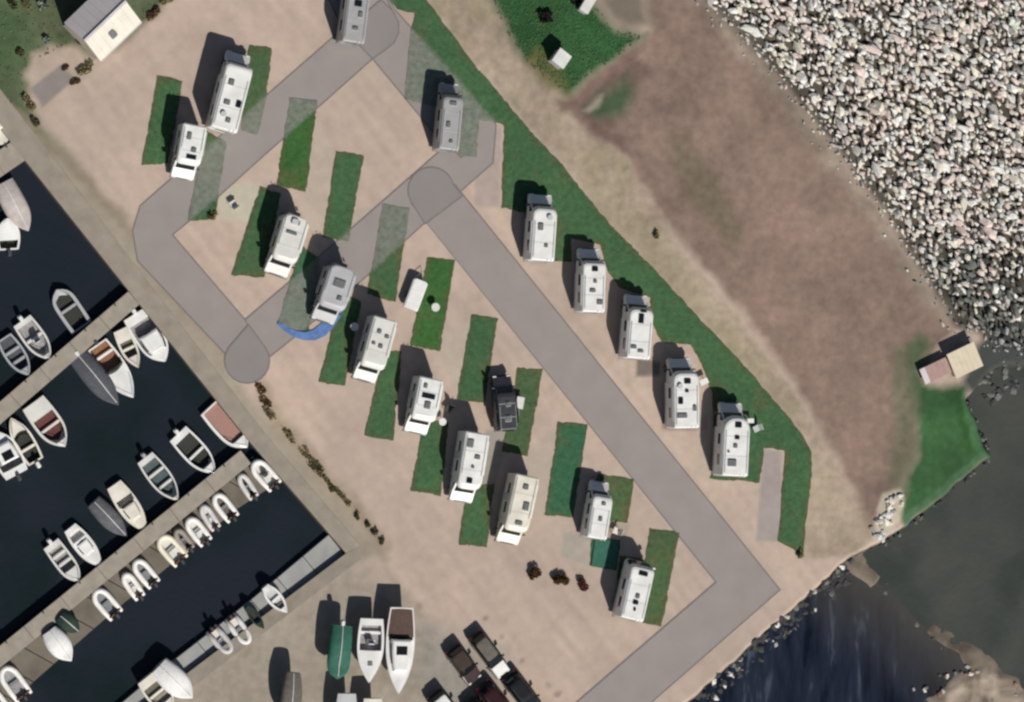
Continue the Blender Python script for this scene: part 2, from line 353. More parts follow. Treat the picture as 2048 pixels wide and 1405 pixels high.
paint([(1360,-40),(1475,50),(1565,160),(1650,280),(1755,420),(1870,590),(1915,655),(1850,610),(1730,430),(1620,290),(1540,180),(1440,70)], (0.25, 0.205, 0.16), 1.0, amt=0.9, var=0.8)
paint(ROCKP, (0.095, 0.082, 0.064), 0.9, var=0.9)  # dark soil, darkened further to deepen the shade between boulders
paint([(1780,700),(1850,680),(1850,900),(1815,1010),(1775,980),(1790,850)], (0.135, 0.135, 0.085), 1.2, amt=0.8)
paint([(1815,690),(1838,665),(1870,690),(1838,745),(1850,775),(1925,780),(1900,830),(1835,840),(1815,780)], (0.085, 0.118, 0.062), 0.9, amt=.85, var=.4)
paint(GREENR, (0.046, 0.115, 0.044), 0.7, var=.5)
paint([(1915,800),(1928,805),(1950,905),(1930,905)], (0.028, 0.085, 0.022), 0.4, amt=.7)
paint([(1925,790),(1945,830),(1978,905),(1965,915),(1940,870)], (0.060,0.145,0.062), 0.25)
paint([(1815,1050),(1978,912),(1970,900),(1805,1030)], (0.085,0.155,0.085), 0.3, amt=.8)
paint([(1925,765),(1955,690),(2000,650),(2110,600),(2400,500),(2400,850),(1960,810)], (0.06,0.066,0.062), 0.8, False)
paint(PALE, (0.52, 0.46, 0.36), 0.4, var=0.4)
for pl, c, a in (
  ([(1527,898),(1563,905),(1560,1084),(1512,1082)], (0.33,0.285,0.265), 1), ([(958,246),(1004,252),(998,415),(948,412)], (0.36,0.30,0.265), .8),
  ([(1275,715),(1320,725),(1320,752),(1272,754)], (0.17,0.145,0.125), 1), ([(1325,832),(1415,832),(1415,862),(1325,858)], (0.22,0.16,0.17), .9),
  ([(972,862),(1018,858),(988,985),(955,990)], (0.30,0.27,0.24), 1), ([(1128,1063),(1190,1070),(1182,1134),(1122,1112)], (0.36,0.32,0.275), 1),
  ([(440,372),(518,368),(500,445),(436,440)], (0.45,0.42,0.33), .9), ([(690,430),(770,400),(745,580),(690,580)], (0.40,0.34,0.29), .6),
  ([(1050,905),(1115,850),(1095,1030),(1045,1035)], (0.40,0.345,0.29), .7), ([(1175,1030),(1260,1050),(1250,1090),(1170,1080)], (0.30,0.26,0.22), .5),
  ([(610,200),(670,300),(640,480),(600,420)], (0.44,0.38,0.31), .6), ([(900,660),(945,640),(915,800),(880,720)], (0.43,0.37,0.30), .6),
  ([(60,178),(124,128),(150,158),(86,215)], (0.24,0.21,0.195), 1), ([(1395,815),(1430,815),(1420,960),(1395,950)], (0.42,0.36,0.29), .6)):
    paint(pl, c, 0.25, False, a, 0.1)
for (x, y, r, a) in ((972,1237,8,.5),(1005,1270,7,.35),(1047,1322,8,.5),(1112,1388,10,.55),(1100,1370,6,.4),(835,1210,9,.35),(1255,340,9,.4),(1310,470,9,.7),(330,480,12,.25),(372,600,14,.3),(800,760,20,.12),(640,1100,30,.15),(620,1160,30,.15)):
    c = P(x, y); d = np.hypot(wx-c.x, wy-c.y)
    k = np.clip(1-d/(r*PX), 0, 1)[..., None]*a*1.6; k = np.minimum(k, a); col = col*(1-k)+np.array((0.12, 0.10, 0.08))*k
# height
Z = np.zeros(X.shape)
sb = sdist(X, Y, poly(BASIN)); Z = np.where(sb > -0.3, -3.2, Z)
rk = sdist(X, Y, poly(ROCKP)); Z = Z-np.clip(rk, 0, 30)*0.02-np.clip((rk-.3)/1.2, 0, 1)*0.30
ss = sdist(wx*0.6+X*0.4, wy*0.6+Y*0.4, poly(SEA)); Z = np.where(ss > 0, np.maximum(-ss*2.4, -3.2), Z)
sp = poly(SPIT); ds = segdist(wx, wy, sp, False)
s0 = P(1715, 1120); along = np.hypot(X-s0.x, Y-s0.y)
ridge = np.where(along < 3, 0.25, np.where(along < 9.5, -0.08, 0.02+0.06*np.clip((along-9.5)/5, 0, 1)))+fbm(X, Y, 2.0)*0.25
halfw = 0.28+np.clip((along-8)/8, 0, 1)*0.4
zs_ = WL+ridge-np.maximum(ds-halfw, 0)*0.45
Z = np.where((ss > 0) & (ds < 7), np.maximum(Z, zs_), Z)
kspit = np.clip((halfw+1.2-ds)/1.2, 0, 1)*(ss > 0.4); kspit = kspit[..., None]
col = col*(1-kspit)+(np.array((0.155, 0.128, 0.10))*(1+1.1*n1+0.6*n3))*kspit
BEACH = poly([(1850,1425),(1905,1375),(1975,1332),(2075,1412),(2120,1500),(1870,1500)])
bs_ = sdist(wx, wy, BEACH); Z = np.where(bs_ > -1.5, np.maximum(Z, WL+.12+np.minimum(bs_*.4, .15)+fbm(X, Y, 1.5)*.2), Z)
kb = np.clip(bs_/.8+.5, 0, 1)[..., None]; kspit = np.maximum(kspit, np.clip(bs_/.5+1, 0, 1)[..., None]); col = col*(1-kb)+np.array((.225, .182, .145))*(1+2.4*n1+1.2*n3)*kb
bank = (np.clip(ss/0.3, 0, 1)*(1-kspit[..., 0]))[..., None]
col = col*(1-bank)+np.array((0.05, 0.045, 0.04))*bank
inl = (ss < -0.3) & (rk < 0) & (sb < -0.6)
Z = Z+np.where(inl, -0.0+0.0, 0)
dirtm = (sdist(X, Y, poly(DIRT)) > 1.0)
Z = Z+np.where(dirtm, np.clip(fbm(X, Y, 3.0), -0.3, 0.5)*0.18, 0)
col = np.clip(col, 0.004, 0.9)

def grid_object(name, X, Y, Z, col, m, al=None):
    ny, nx = X.shape
    me = bpy.data.meshes.new(name)
    co = np.stack([X, Y, Z], -1).reshape(-1, 3).astype(np.float32)
    idx = np.arange(nx*ny).reshape(ny, nx)
    q = np.stack([idx[:-1, :-1], idx[:-1, 1:], idx[1:, 1:], idx[1:, :-1]], -1).reshape(-1, 4).astype(np.int32)
    me.vertices.add(len(co)); me.vertices.foreach_set('co', co.ravel())
    me.loops.add(q.size); me.loops.foreach_set('vertex_index', q.ravel())
    me.polygons.add(len(q)); me.polygons.foreach_set('loop_start', np.arange(len(q), dtype=np.int32)*4)
    me.update(calc_edges=True)
    me.polygons.foreach_set('use_smooth', np.ones(len(q), bool))
    set_col(me, col.reshape(-1, 3), al); me.materials.append(m); me.validate()
    o = bpy.data.objects.new(name, me); C.objects.link(o); return o
def set_col(me, c, al=None):
    al = np.ones((len(c), 1)) if al is None else al.reshape(-1, 1)
    a = me.attributes.new('col', 'FLOAT_COLOR', 'POINT')
    a.data.foreach_set('color', np.concatenate([c, al], 1).astype(np.float32).ravel())
al = np.ones(X.shape)
for pl_, v_, w_ in ((YARD, 2.0, 2.0), (TLAWN, 2.6, .8), (PATH, 2.6, .6), (DIRT, 2.4, 1.0), (LAWN, 3.0, .7), (GREENR, 3.0, .5)):
    k = soft(pl_, w_)[..., 0]; al = al*(1-k)+v_*k
struct(grid_object('ground', X, Y, Z, col, ground_m, al))

def sheet(name, pl, z, m, step=0.5, jit=0.12, bump=0.0, colf=None):
    pl = [Vector(p) for p in pl]; b = []
    n = len(pl)
    for i in range(n):
        a, c = pl[i], pl[(i+1) % n]; k = max(1, int((c-a).length/step))
        for j in range(k): b.append(a.lerp(c, j/k))
    bx = np.array([p.x for p in b]); by = np.array([p.y for p in b])
    if jit:
        bx, by = bx+fbm(bx, by, 0.8)*jit*2+rng.normal(0, jit*0.3, len(bx)), by+fbm(bx+77, by, 0.8)*jit*2+rng.normal(0, jit*0.3, len(bx))
    bp = list(zip(bx, by))
    ix, iy = np.meshgrid(np.arange(bx.min(), bx.max(), step), np.arange(by.min(), by.max(), step))
    ix = (ix+rng.uniform(-.2, .2, ix.shape)*step).ravel(); iy = (iy+rng.uniform(-.2, .2, iy.shape)*step).ravel()
    s = sdist(ix, iy, bp) > step*0.45
    vs_ = [Vector(p) for p in bp]+[Vector((x, y)) for x, y in zip(ix[s], iy[s])]
    r = delaunay_2d_cdt(vs_, [], [list(range(len(bp)))], 1, 1e-5)
    v = np.array([(p.x, p.y) for p in r[0]])
    d = segdist(v[:, 0], v[:, 1], bp)
    zz = z+(np.clip(d/0.4, 0, 1)*(0.5+fbm(v[:, 0], v[:, 1], 1.2))*bump if bump else np.zeros(len(v)))
    me = bpy.data.meshes.new(name)
    me.from_pydata([(x, y, q) for (x, y), q in zip(v, zz)], [], r[2])
    bm = bmesh.new(); bm.from_mesh(me)
    for f in bm.faces:
        if f.normal.z < 0: f.normal_flip()
    bm.to_mesh(me); bm.free()
    me.polygons.foreach_set('use_smooth', [True]*len(me.polygons))
    if colf is not None: set_col(me, colf(v[:, 0], v[:, 1], d))
    me.materials.append(m)
    o = bpy.data.objects.new(name, me); C.objects.link(o)
    return struct(o)

# ------------------------------------------------------------------ water
def flat(name, pts, z, m):
    me = bpy.data.meshes.new(name); me.from_pydata([(x, y, z) for x, y in poly(pts, z)], [], [tuple(range(len(pts)))])
    bm = bmesh.new(); bm.from_mesh(me); bmesh.ops.triangulate(bm, faces=bm.faces)
    for f in bm.faces:
        if f.normal.z < 0: f.normal_flip()
    bm.to_mesh(me); bm.free(); me.materials.append(m)
    o = bpy.data.objects.new(name, me); C.objects.link(o); return struct(o)
flat('harbour_water', [(-1600, -900), (-900, -950), (60, 310), (270, 590), (700, 1107), (310, 1415), (-290, 1870), (-1600, 1860)], WL, harb_m)
flat('sea', [(1700, 1100), (1715, 1120), (1775, 1185), (1850, 1255), (1930, 1300), (2048, 1385), (2300, 1560), (2600, 2000), (2600, 380), (2040, 600), (1900, 760), (1900, 960)], WL, sea_m)
def silt(x, y, d):
    q = segdist(x, y, poly(SPIT, WL), False)+fbm(x, y, 3.0)*3.0
    return np.repeat(np.clip(1-q/7.0, 0, 0.95)[:, None]**1.1, 3, 1)
sheet('cove_water', poly([(1690, 1095), (1715, 1120), (1775, 1185), (1850, 1255), (1930, 1300), (2048, 1385), (2300, 1560), (2400, 2000), (300, 2300), (1340, 1400)], WL), WL, cove_m, 1.0, 0, 0, silt)

# ------------------------------------------------------------------ lanes standing in for map overlay bands
def road(name, px, z, m, jit=0):
    o = sheet(name, poly(px), z, m, 2.5, jit)
    pl = [Vector(p) for p in poly(px)]; n = len(pl); mb = MB(); wd = 0.06
    inn = []; out = []
    for i in range(n):
        a, b, c = pl[i-1], pl[i], pl[(i+1) % n]
        t1 = (b-a).normalized(); t2 = (c-b).normalized()
        nn = (Vector((-t1.y, t1.x))+Vector((-t2.y, t2.x)))
        nn.normalize(); k = wd/max(0.35, nn.dot(Vector((-t1.y, t1.x))))
        inn.append((*(b+nn*k), z+0.005)); out.append((*(b-nn*k), z+0.005))
    vs_ = inn+out
    mb.add(vs_, [(i, (i+1) % n, n+(i+1) % n, n+i) for i in range(n)])
    mb.build('overlay_edge', edgem, o)
    return o
road('overlay_lane', R_A, 0.008, roadm); road('overlay_lane', R_B, 0.016, roadm); road('overlay_lane', R_D, 0.024, roadm)  # paved lanes built in place of translucent map overlay bands
road('overlay_overlap', [(925, 392), (850, 448), (822.2, 404.0), (817.8, 393.7), (816.0, 382.7), (817.0, 371.6), (820.6, 361.0), (826.6, 351.7), (834.7, 344.0), (844.4, 338.5), (855.1, 335.5), (866.3, 335.2), (877.2, 337.6), (887.2, 342.5), (895.7, 349.7), (902.3, 358.7), (906.4, 369.1)], 0.032, roadd)  # darker where two overlay bands cross
road('overlay_overlap', R_END, 0.032, roadd)
road('overlay_overlap', [(690,62),(762,0),(785,22),(797,45),(797,66),(788,86),(768,102),(745,118)], 0.032, roadd)
road('overlay_overlap', [(928,258),(955,290),(922,316),(893,287)], 0.032, roadd)

# ------------------------------------------------------------------ grass
def grass_col(kind):
    base = {0: (0.046, 0.105, 0.048), 1: (0.038, 0.104, 0.030), 2: (0.056, 0.100, 0.046), 3: (0.036, 0.110, 0.058), 4: (0.085, 0.115, 0.06)}[kind]
    def f(x, y, d):
        c = np.empty((len(x), 3)); c[:] = base
        k = (fbm(x, y, 3.0)*1.3+0.5)[:, None]; k = np.clip(k, 0, 1)
        c = c*(1-k)+c*np.array((1.35, 1.28, 1.15))*k
        dry = np.clip(fbm(x+31, y+4, 2.0)*2.6-0.25, 0, 0.5)[:, None]
        c = c*(1-dry)+np.array((0.115, 0.105, 0.048))*dry
        e = (np.clip(1-d/0.35+fbm(x, y-8, .9)*1.6, 0, 1)*0.6)[:, None]
        c = c*(1-e)+np.array((0.10, 0.09, 0.042))*e
        wr = np.zeros(len(x))
        for g in G0: wr = np.maximum(wr, np.clip(sdist(x, y, g)/0.25+0.5, 0, 1))
        wr = wr[:, None]*0.72  # grey veil of the map overlay put into the grass colour
        return c*(1-wr)+np.array((0.205, 0.21, 0.185))*wr
    return f
GRASS = []
for pl, k in STRIPS:
    pw = poly(pl); GRASS.append((pw, k)); sheet('grass_strip', pw, 0.045, grass_m, 0.25, 0.09, 0.05, grass_col(k))
pw = poly(VERGE); GRASS.append((pw, 0)); sheet('grass_verge', pw, 0.045, grass_m, 0.33, 0.10, 0.06, grass_col(0))
GRASS.append((poly(LAWN), 0)); GRASS.append((poly([(-60, -40), (345, -40), (345, -10), (290, 45), (215, -30), (125, 48), (140, 85), (45, 140), (60, 225), (0, 195), (-60, 120)]), 4))
# blades: nobody could count them, one object
tv = []; tc_ = []
for pw, k in GRASS:
    a = np.array(pw); lo, hi = a.min(0), a.max(0)
    n = int((hi-lo).prod()*(16 if k < 2 else (3 if k == 4 else 10)))
    q = rng.uniform(lo, hi, (n, 2)); q = q[(sdist(q[:, 0], q[:, 1], pw) > 0.06)]; q = q[np.max([sdist(q[:, 0], q[:, 1], g) for g in G0], 0) < rng.uniform(-.1, .3, len(q))]
    d = segdist(q[:, 0], q[:, 1], pw)
    c = grass_col(k)(q[:, 0], q[:, 1], d)*rng.uniform(0.75, 1.35, (len(q), 1))
    ang = rng.uniform(0, 6.28, (len(q), 3)); L = rng.uniform(0.06, 0.16, (len(q), 3)); H = rng.uniform(0.01, 0.06, (len(q), 3))
    for j in range(3):
        ca, sa = np.cos(ang[:, j]), np.sin(ang[:, j])
        z0 = np.full(len(q), 0.05)
        p0 = np.stack([q[:, 0]-sa*0.05, q[:, 1]+ca*0.05, z0], -1); p1 = np.stack([q[:, 0]+sa*0.05, q[:, 1]-ca*0.05, z0], -1)
        p2 = np.stack([q[:, 0]+ca*L[:, j], q[:, 1]+sa*L[:, j], z0+H[:, j]], -1)
        tv.append(np.stack([p0, p1, p2], 1).reshape(-1, 3)); tc_.append(np.repeat(c, 3, 0))
tv = np.concatenate(tv); tc_ = np.concatenate(tc_); nt_ = len(tv)//3
me = bpy.data.meshes.new('grass'); me.vertices.add(len(tv)); me.vertices.foreach_set('co', tv.astype(np.float32).ravel())
me.loops.add(len(tv)); me.loops.foreach_set('vertex_index', np.arange(len(tv), dtype=np.int32))
me.polygons.add(nt_); me.polygons.foreach_set('loop_start', np.arange(nt_, dtype=np.int32)*3); me.update(calc_edges=True)
set_col(me, tc_); me.materials.append(tuft_m)
go = bpy.data.objects.new('grass', me); C.objects.link(go); go['kind'] = 'stuff'

# ------------------------------------------------------------------ quay, piers, docks
def slab(name, px, z0, z1, m, parent=None, side=None, bevel=0.03, ztop=None):
    pl = poly(px, z1); mb = MB()
    n = len(pl)
    mb.add([(x, y, z0) for x, y in pl]+[(x, y, z1) for x, y in pl],
           [tuple(range(n))[::-1], tuple(range(n, 2*n))]+[(i, (i+1) % n, n+(i+1) % n, n+i) for i in range(n)])
    o = mb.build(name, m, parent, bevel)
    if side:
        o.data.materials.append(side)
        for p in o.data.polygons:
            if abs(p.normal.z) < 0.4: p.material_index = 1
    return o
struct(slab('quay', [(-900, -900), (45, 315), (262, 588), (500, 885), (692, 1107), (722, 1092), (540, 880), (300, 570), (80, 280), (-868, -930)], -3.4, 0.05, concrete, None, wallm))
struct(slab('quay_edge', [(692, 1107), (300, 1403), (-300, 1860), (-282, 1885), (318, 1426), (722, 1119), (722, 1092)], -3.4, 0.03, yardcon, None, wallm))
def pier(label, a, b, wpx, z, cat, m=pierm, nseg=6, npile=6):
    A = P(*a, z); B = P(*b, z); L = (B-A).length; d = (B-A)/L
    o = thing('pier', label, cat, (A.x, A.y, z), math.atan2(d.y, d.x))
    hw = wpx*PX/2
    for k in range(nseg):
        box('deck_slab', m, o, L*k/nseg+0.015, L*(k+1)/nseg-0.015, -hw, hw, -0.35, 0.0, bevel=0.02)
    for k in range(npile):
        for s in (-1, 1): MB().cyl((L*(k+0.5)/npile, s*(hw-0.25), -3.2-z), 0.14, 2.84, 'z', 10).build('pile', pile, o)
    for k in range(npile):
        c = MB().cyl((L*(k+0.5)/npile, -hw+0.15, 0), 0.06, 0.22, 'z', 8).build('mooring_bollard', dgrey, o)
    return o
pier('concrete pier with boats along both sides, joining the quay below the long grey overlay lane', (268, 596), (-90, 904), 33, 0.0, 'pier')
pier('long concrete pier backed by a wide floating dock carrying dinghies', (492, 914), (-90, 1387), 33, 0.0, 'pier', nseg=8, npile=8)
pier('short pinkish pier stub at the very corner of the quay near the lawn', (52, 292), (-60, 368), 44, 0.02, 'pier', nseg=2, npile=2)
def dock(label, inner, outer, z, m, nseg, cat):
    o = thing('floating_dock', label, cat, (*P2(*inner[0], z), z))
    A = [P(*p, z)-o.location for p in inner]; B = [P(*p, z)-o.location for p in outer]
    def at(L, t):
        s = [0]
        for i in range(len(L)-1): s.append(s[-1]+(L[i+1]-L[i]).length)
        q = t*s[-1]
        for i in range(len(L)-1):
            if q <= s[i+1]+1e-9: return L[i].lerp(L[i+1], (q-s[i])/(s[i+1]-s[i]))
        return L[-1]
    for k in range(nseg):
        g = 0.0012
        a0, a1, b0, b1 = at(A, k/nseg+g), at(A, (k+1)/nseg-g), at(B, k/nseg+g), at(B, (k+1)/nseg-g)
        dz = rng.uniform(-0.015, 0.015)
        q = [(p.x, p.y, dz) for p in (a0, a1, b1, b0)]
        MB().add([(x, y, -0.5) for x, y, _ in q]+q, [(3, 2, 1, 0), (4, 5, 6, 7), (0, 1, 5, 4), (1, 2, 6, 5), (2, 3, 7, 6), (3, 0, 4, 7)]).build('deck_panel', m, o, 0.02)
    return o
dock('wide brownish floating dock along the long pier carrying a row of small dinghies', [(496, 930), (296, 1079), (0, 1331), (-80, 1398)], [(556, 965), (472, 1019), (369, 1107), (219, 1230), (68, 1363), (-10, 1440)], WL+0.35, dockm, 14, 'dock')
dock('plain grey concrete pontoon alongside the boatyard wall', [(658, 1070), (491, 1210), (317, 1345), (180, 1460)], [(690, 1110), (520, 1243), (352, 1385), (215, 1500)], WL+0.45, pontm, 9, 'pontoon')

# ------------------------------------------------------------------ vehicles
def outline(wd, y0, y1, rr, rf, n=5):
    pts = []
    def arc(cx, cy, r, a0):
        for i in range(n+1):
            a = a0+math.pi/2*i/n; pts.append((cx+r*math.cos(a), cy+r*math.sin(a)))
    h = wd/2; rf = min(rf, h-0.01); rr = min(rr, h-0.01)
    arc(h-rf, y1-rf, rf, 0); arc(-h+rf, y1-rf, rf, math.pi/2); arc(-h+rr, y0+rr, rr, math.pi); arc(h-rr, y0+rr, rr, 1.5*math.pi)
    return pts
def wheel(parent, x, y, r, wd):
    s = 1 if x > 0 else -1
    o = MB().cyl((x-s*wd if s > 0 else x, y, r), r, wd, 'x', 18).build('wheel', tyre, parent, 0.03)
    MB().cyl((x-0.03 if s > 0 else x-0.02, y, r), r*0.58, 0.05, 'x', 14).build('rim', steel, o)
def mirror(parent, x, y, z, m):
    s = 1 if x > 0 else -1
    o = MB().box(min(x, x+s*0.24), max(x, x+s*0.24), y-0.07, y+0.07, z, z+0.34).build('wing_mirror', m, parent, 0.03)
def motorhome(label, rear, front, wpx, H=2.85, kind='coach', roof=(), paint=None, name='motorhome', cat='motorhome', rr=0.15, rf=0.35, side=None, skirt=None, group='motorhomes on the pitches', cabm=None, screen=True):
    paint = paint or white; side = side or paint; skirt = skirt or lgrey; cabm = cabm or paint
    A = P(*rear, H); B = P(*front, H); d = B-A; L = math.hypot(d.x, d.y)
    rz = math.atan2(d.y, d.x)-math.pi/2
    o = thing(name, label, cat, (A.x, A.y, 0.04), rz, group)
    W = wpx*PX; h = W/2
    mb = MB()
    lay = lambda y1, z, ins, f=None: [(x, y, z) for x, y in outline(W-2*ins, ins, y1-ins, rr, f or rf)]
    if kind == 'coach':
        yc = L-1.0
        mb.loft([[(x, y, z) for x, y in outline(W, 0.0, yc, rr, 0.06)] for z in (0.45, 2.02)])
        mb.loft([lay(L-0.25, 2.0, 0), lay(L, 2.25, 0), lay(L-0.05, H-0.3, 0), lay(L-0.22, H-0.06, 0.03), lay(L-0.3, H, 0.12)])
        ym = L+1.05
    elif kind == 'aclass':
        mb.loft([lay(L+0.45, 0.45, 0.02), lay(L+0.45, 1.15, 0), lay(L+0.1, 2.2, 0), lay(L, H-0.25, 0), lay(L-0.1, H-0.06, 0.03), lay(L-0.2, H, 0.12)])
        ym = L+0.45
    else:
        mb.loft([lay(L-0.05, 0.45, 0.02, .1), lay(L, 1.3, 0, .1), lay(L-0.15, H-0.35, 0.03, .2), lay(L-0.3, H-0.07, 0.08, .25), lay(L-0.4, H, 0.2, .3)])
        ym = L+1.15
    mb.build('body', paint, o, smooth=False)
    box('skirt', skirt, o, -h-0.006, h+0.006, 0.25, L-1.15, 0.42, 0.72, bevel=0.0)
    if kind in ('coach', 'van'):
        cw = min(W-0.12, 2.02); ch = cw/2; y0 = L-1.05 if kind == 'coach' else L-0.3
        zt = 2.0 if kind == 'coach' else H-0.25
        pr = [(y0, 0.42), (ym-0.02, 0.42), (ym, 0.62), (ym-0.05, 0.95), (ym-0.75, 1.28), (ym-1.55 if kind == 'coach' else ym-1.4, zt), (y0, zt)]
        MB().prism(pr, -ch, ch).build('cab', cabm, o, 0.07)
        p, q = Vector((0, ym-0.80, 1.31)), Vector((0, (ym-1.5 if kind == 'coach' else ym-1.36), zt-0.04))
        nn = Vector((0, (q-p).z, -(q-p).y)).normalized()*0.015
        ws = MB(); a, b = p+nn, q+nn
        ws.add([(-ch*.84, a.y, a.z), (ch*.84, a.y, a.z), (ch*.78, b.y, b.z), (-ch*.78, b.y, b.z), (-ch*.84, a.y-.02, a.z-.03), (ch*.84, a.y-.02, a.z-.03), (ch*.78, b.y-.02, b.z-.03), (-ch*.78, b.y-.02, b.z-.03)],
               [(0, 1, 2, 3), (7, 6, 5, 4), (0, 4, 5, 1), (1, 5, 6, 2), (2, 6, 7, 3), (3, 7, 4, 0)])
        ws.build('windscreen', glass, o)
        for s in (-1, 1):
            MB().prism([(ym-1.5, 1.3), (ym-0.85, 1.3), (ym-1.35, zt-0.12), (ym-1.5, zt-0.12)], s*ch-0.012, s*ch+0.012).build('cab_window', glass, o)
            mirror(o, s*(ch+0.02), ym-0.95, 1.2, dgrey)
            box('headlight', lampm, o, s*(ch-0.22)-0.16, s*(ch-0.22)+0.16, ym-0.1, ym+0.02, 0.78, 0.96, bevel=0.03)
        for k in (-0.3, 0.3): box('wiper', dgrey, o, k-0.25, k+0.25, ym-0.84, ym-0.80, 1.325, 1.345)
        box('bumper', dgrey if paint != white else mgrey, o, -ch-0.02, ch+0.02, ym-0.15, ym+0.07, 0.40, 0.66, bevel=0.05)
        box('grille', dgrey, o, -ch*.5, ch*.5, ym-0.04, ym+0.012, 0.70, 0.84)
        yf = ym-0.85
    else:
        rows = []
        for z, yy in ((1.25, L+0.425), (1.7, L+0.275), (2.15, L+0.125)):
            o1 = [(x, y) for x, y in outline(W+0.03, 0, yy+0.015, rr, rf) if y > yy-rf*0.75]
            o1.sort(key=lambda q: q[0]); rows.append([(x, y, z) for x, y in o1])
        k = min(len(r) for r in rows)
        if screen: MB().strip([r[:k] for r in rows]).build('windscreen', glass, o)
        for s in (-1, 1):
            box('headlight', lampm, o, s*(h-0.4)-0.15, s*(h-0.4)+0.15, L+0.3, L+0.47, 0.75, 0.95, bevel=0.03)
            mirror(o, s*(h+0.05), L+0.1, 1.6, paint)
        box('bumper', mgrey, o, -h+0.1, h-0.1, L+0.3, L+0.52, 0.38, 0.66, bevel=0.05)
        yf = L-0.7
    for s in (-1, 1):
        wheel(o, s*(h-0.06), yf, 0.34, 0.24); wheel(o, s*(h-0.06), max(0.9, L*0.22), 0.34, 0.24)
        for y in (L*0.18, L*0.52):
            box('side_window', glass, o, s*h-0.012, s*h+0.012, y, y+0.9, 1.45, 2.0, bevel=0.01)
        box('tail_light', redl, o, s*(h-0.18)-0.07, s*(h-0.18)+0.07, -0.015, 0.02, 0.8, 1.15)
    dr = box('door', lgrey, o, h-0.01, h+0.016, L*0.36, L*0.36+0.62, 0.5, 2.3, bevel=0.01)
    box('handle', dgrey, dr, h+0.016, h+0.04, L*0.36+0.05, L*0.36+0.1, 1.3, 1.45)
    MB().cyl((-h-0.02, L*0.12, H-0.25), 0.075, L*0.6, 'y', 8).build('awning_case', side, o)
    box('rear_window', glass, o, -0.5, 0.5, -0.016, 0.01, 1.5, 2.05, bevel=0.01)
    box('rear_bumper', mgrey, o, -h+0.05, h-0.05, -0.08, 0.06, 0.38, 0.55, bevel=0.03)
    for s in (-1, 1): MB().tube([(s*(h-.2), .3, H+.0), (s*(h-.2), .34, H+.07), (s*(h-.2), L-1.3, H+.07), (s*(h-.2), L-1.26, H+.0)], .022, 6).build('roof_rail', lgrey, o)
    for k in (.33, .66): box('roof_seam', lgrey, o, -h+.14, h-.14, L*k-.02, L*k+.02, H-.01, H+.012)
    if kind != 'van':
        ld = MB()
        for s in (-1, 1): ld.tube([(h*.55+s*.17, -.07, .9), (h*.55+s*.17, -.07, H+.02), (h*.55+s*.17, .12, H+.05)], .02, 6)
        for k in range(6): ld.tube([(h*.55-.17, -.07, 1.0+k*.3), (h*.55+.17, -.07, 1.0+k*.3)], .015, 6)
        ld.build('ladder', steel, o)
    for k, fx, fy, sx, sy in roof:
        x, y = fx*h, fy*L
        if k == 'solar':
            box('solar_panel', solar, o, x-sx/2, x+sx/2, y-sy/2, y+sy/2, H+0.03, H+0.07, bevel=0.008)
            for q in (-.4, .4): box('panel_bracket', steel, o, x-sx/2-.02, x+sx/2+.02, y+q*sy-.03, y+q*sy+.03, H-0.01, H+0.03)
        elif k == 'ac':
            MB().loft([[(x+a, y+b, z) for a, b in outline(sx*q, -sy/2*q, sy/2*q, .12, .12)] for z, q in ((H-0.01, 1), (H+.14, .98), (H+.22, .85))]).build('air_conditioner', lgrey, o)
        elif k == 'dish':
            MB().loft([[(x+r*math.cos(a*.5236), y+r*math.sin(a*.5236), z) for a in range(12)] for z, r in ((H-.01, .12), (H+.1, .14), (H+.13, sx/2), (H+.2, sx/2*.9))]).build('satellite_dish', lgrey, o)
        else:
            fr = MB().loft([[(x+a, y+b, z) for a, b in outline(sx*q, -sy/2*q, sy/2*q, .08, .08)] for z, q in ((H-0.01, 1.12), (H+.05, 1.1))]).build('roof_hatch', mgrey if k == 'hatch' else lgrey, o)
            MB().loft([[(x+a, y+b, z) for a, b in outline(sx*q, -sy/2*q, sy/2*q, .08, .08)] for z, q in ((H+0.04, 1), (H+.10, .97), (H+.14, .8))]).build('dome', glass if k == 'hatch' else acryl, fr)
    return o
Hh, Hl = 'hatch', 'light_hatch'
motorhome('large white motorhome beside the olive grass strip nearest the white-roofed building', (448, 260), (482, 128), 54, 3.0, 'coach', ((Hh, .55, .42, .4, .55), (Hl, -.3, .40, .5, .4), (Hl, -.35, .70, .45, .5), (Hl, .1, .15, .4, .4), ('dish', -.35, .22, .5, 0)))
motorhome('white motorhome with a grey solar panel near its front, beside the westernmost grass strip', (391, 250), (377, 330), 48, 2.75, 'coach', ((Hl, .35, .3, .35, .6), ('solar', -.1, .80, .8, .35), (Hl, -.2, .62, .4, .4)), side=lgrey)
motorhome('white motorhome with rounded rear and a grey hatch, on the pitch above the grey motorhome', (596, 432), (568, 524), 52, 2.7, 'coach', ((Hl, .1, .38, .9, .25), (Hl, -.15, .15, .35, .35), ('ac', .1, .14, .6, .5)), ivory, rr=0.6, rf=0.5)
motorhome('light grey motorhome with rounded rear standing above the curved blue map overlay arc', (689, 534), (663, 618), 56, 2.8, 'coach', ((Hl, 0, .40, 1.0, .7), (Hl, -.3, .72, .4, .4)), mat('veiled_grey_paint', (0.46, 0.46, 0.47), 0.5, 0.08, 0.9, detail=9), rr=0.7, rf=0.5)  # body paint carries the grey of the map overlay
motorhome('white motorhome with four small grey roof hatches between two green strips', (772, 637), (745, 737), 50, 2.8, 'coach', ((Hl, .25, .28, .35, .35), (Hl, -.45, .34, .35, .3), (Hl, -.15, .55, .35, .35), (Hl, .45, .53, .3, .25)), ivory)
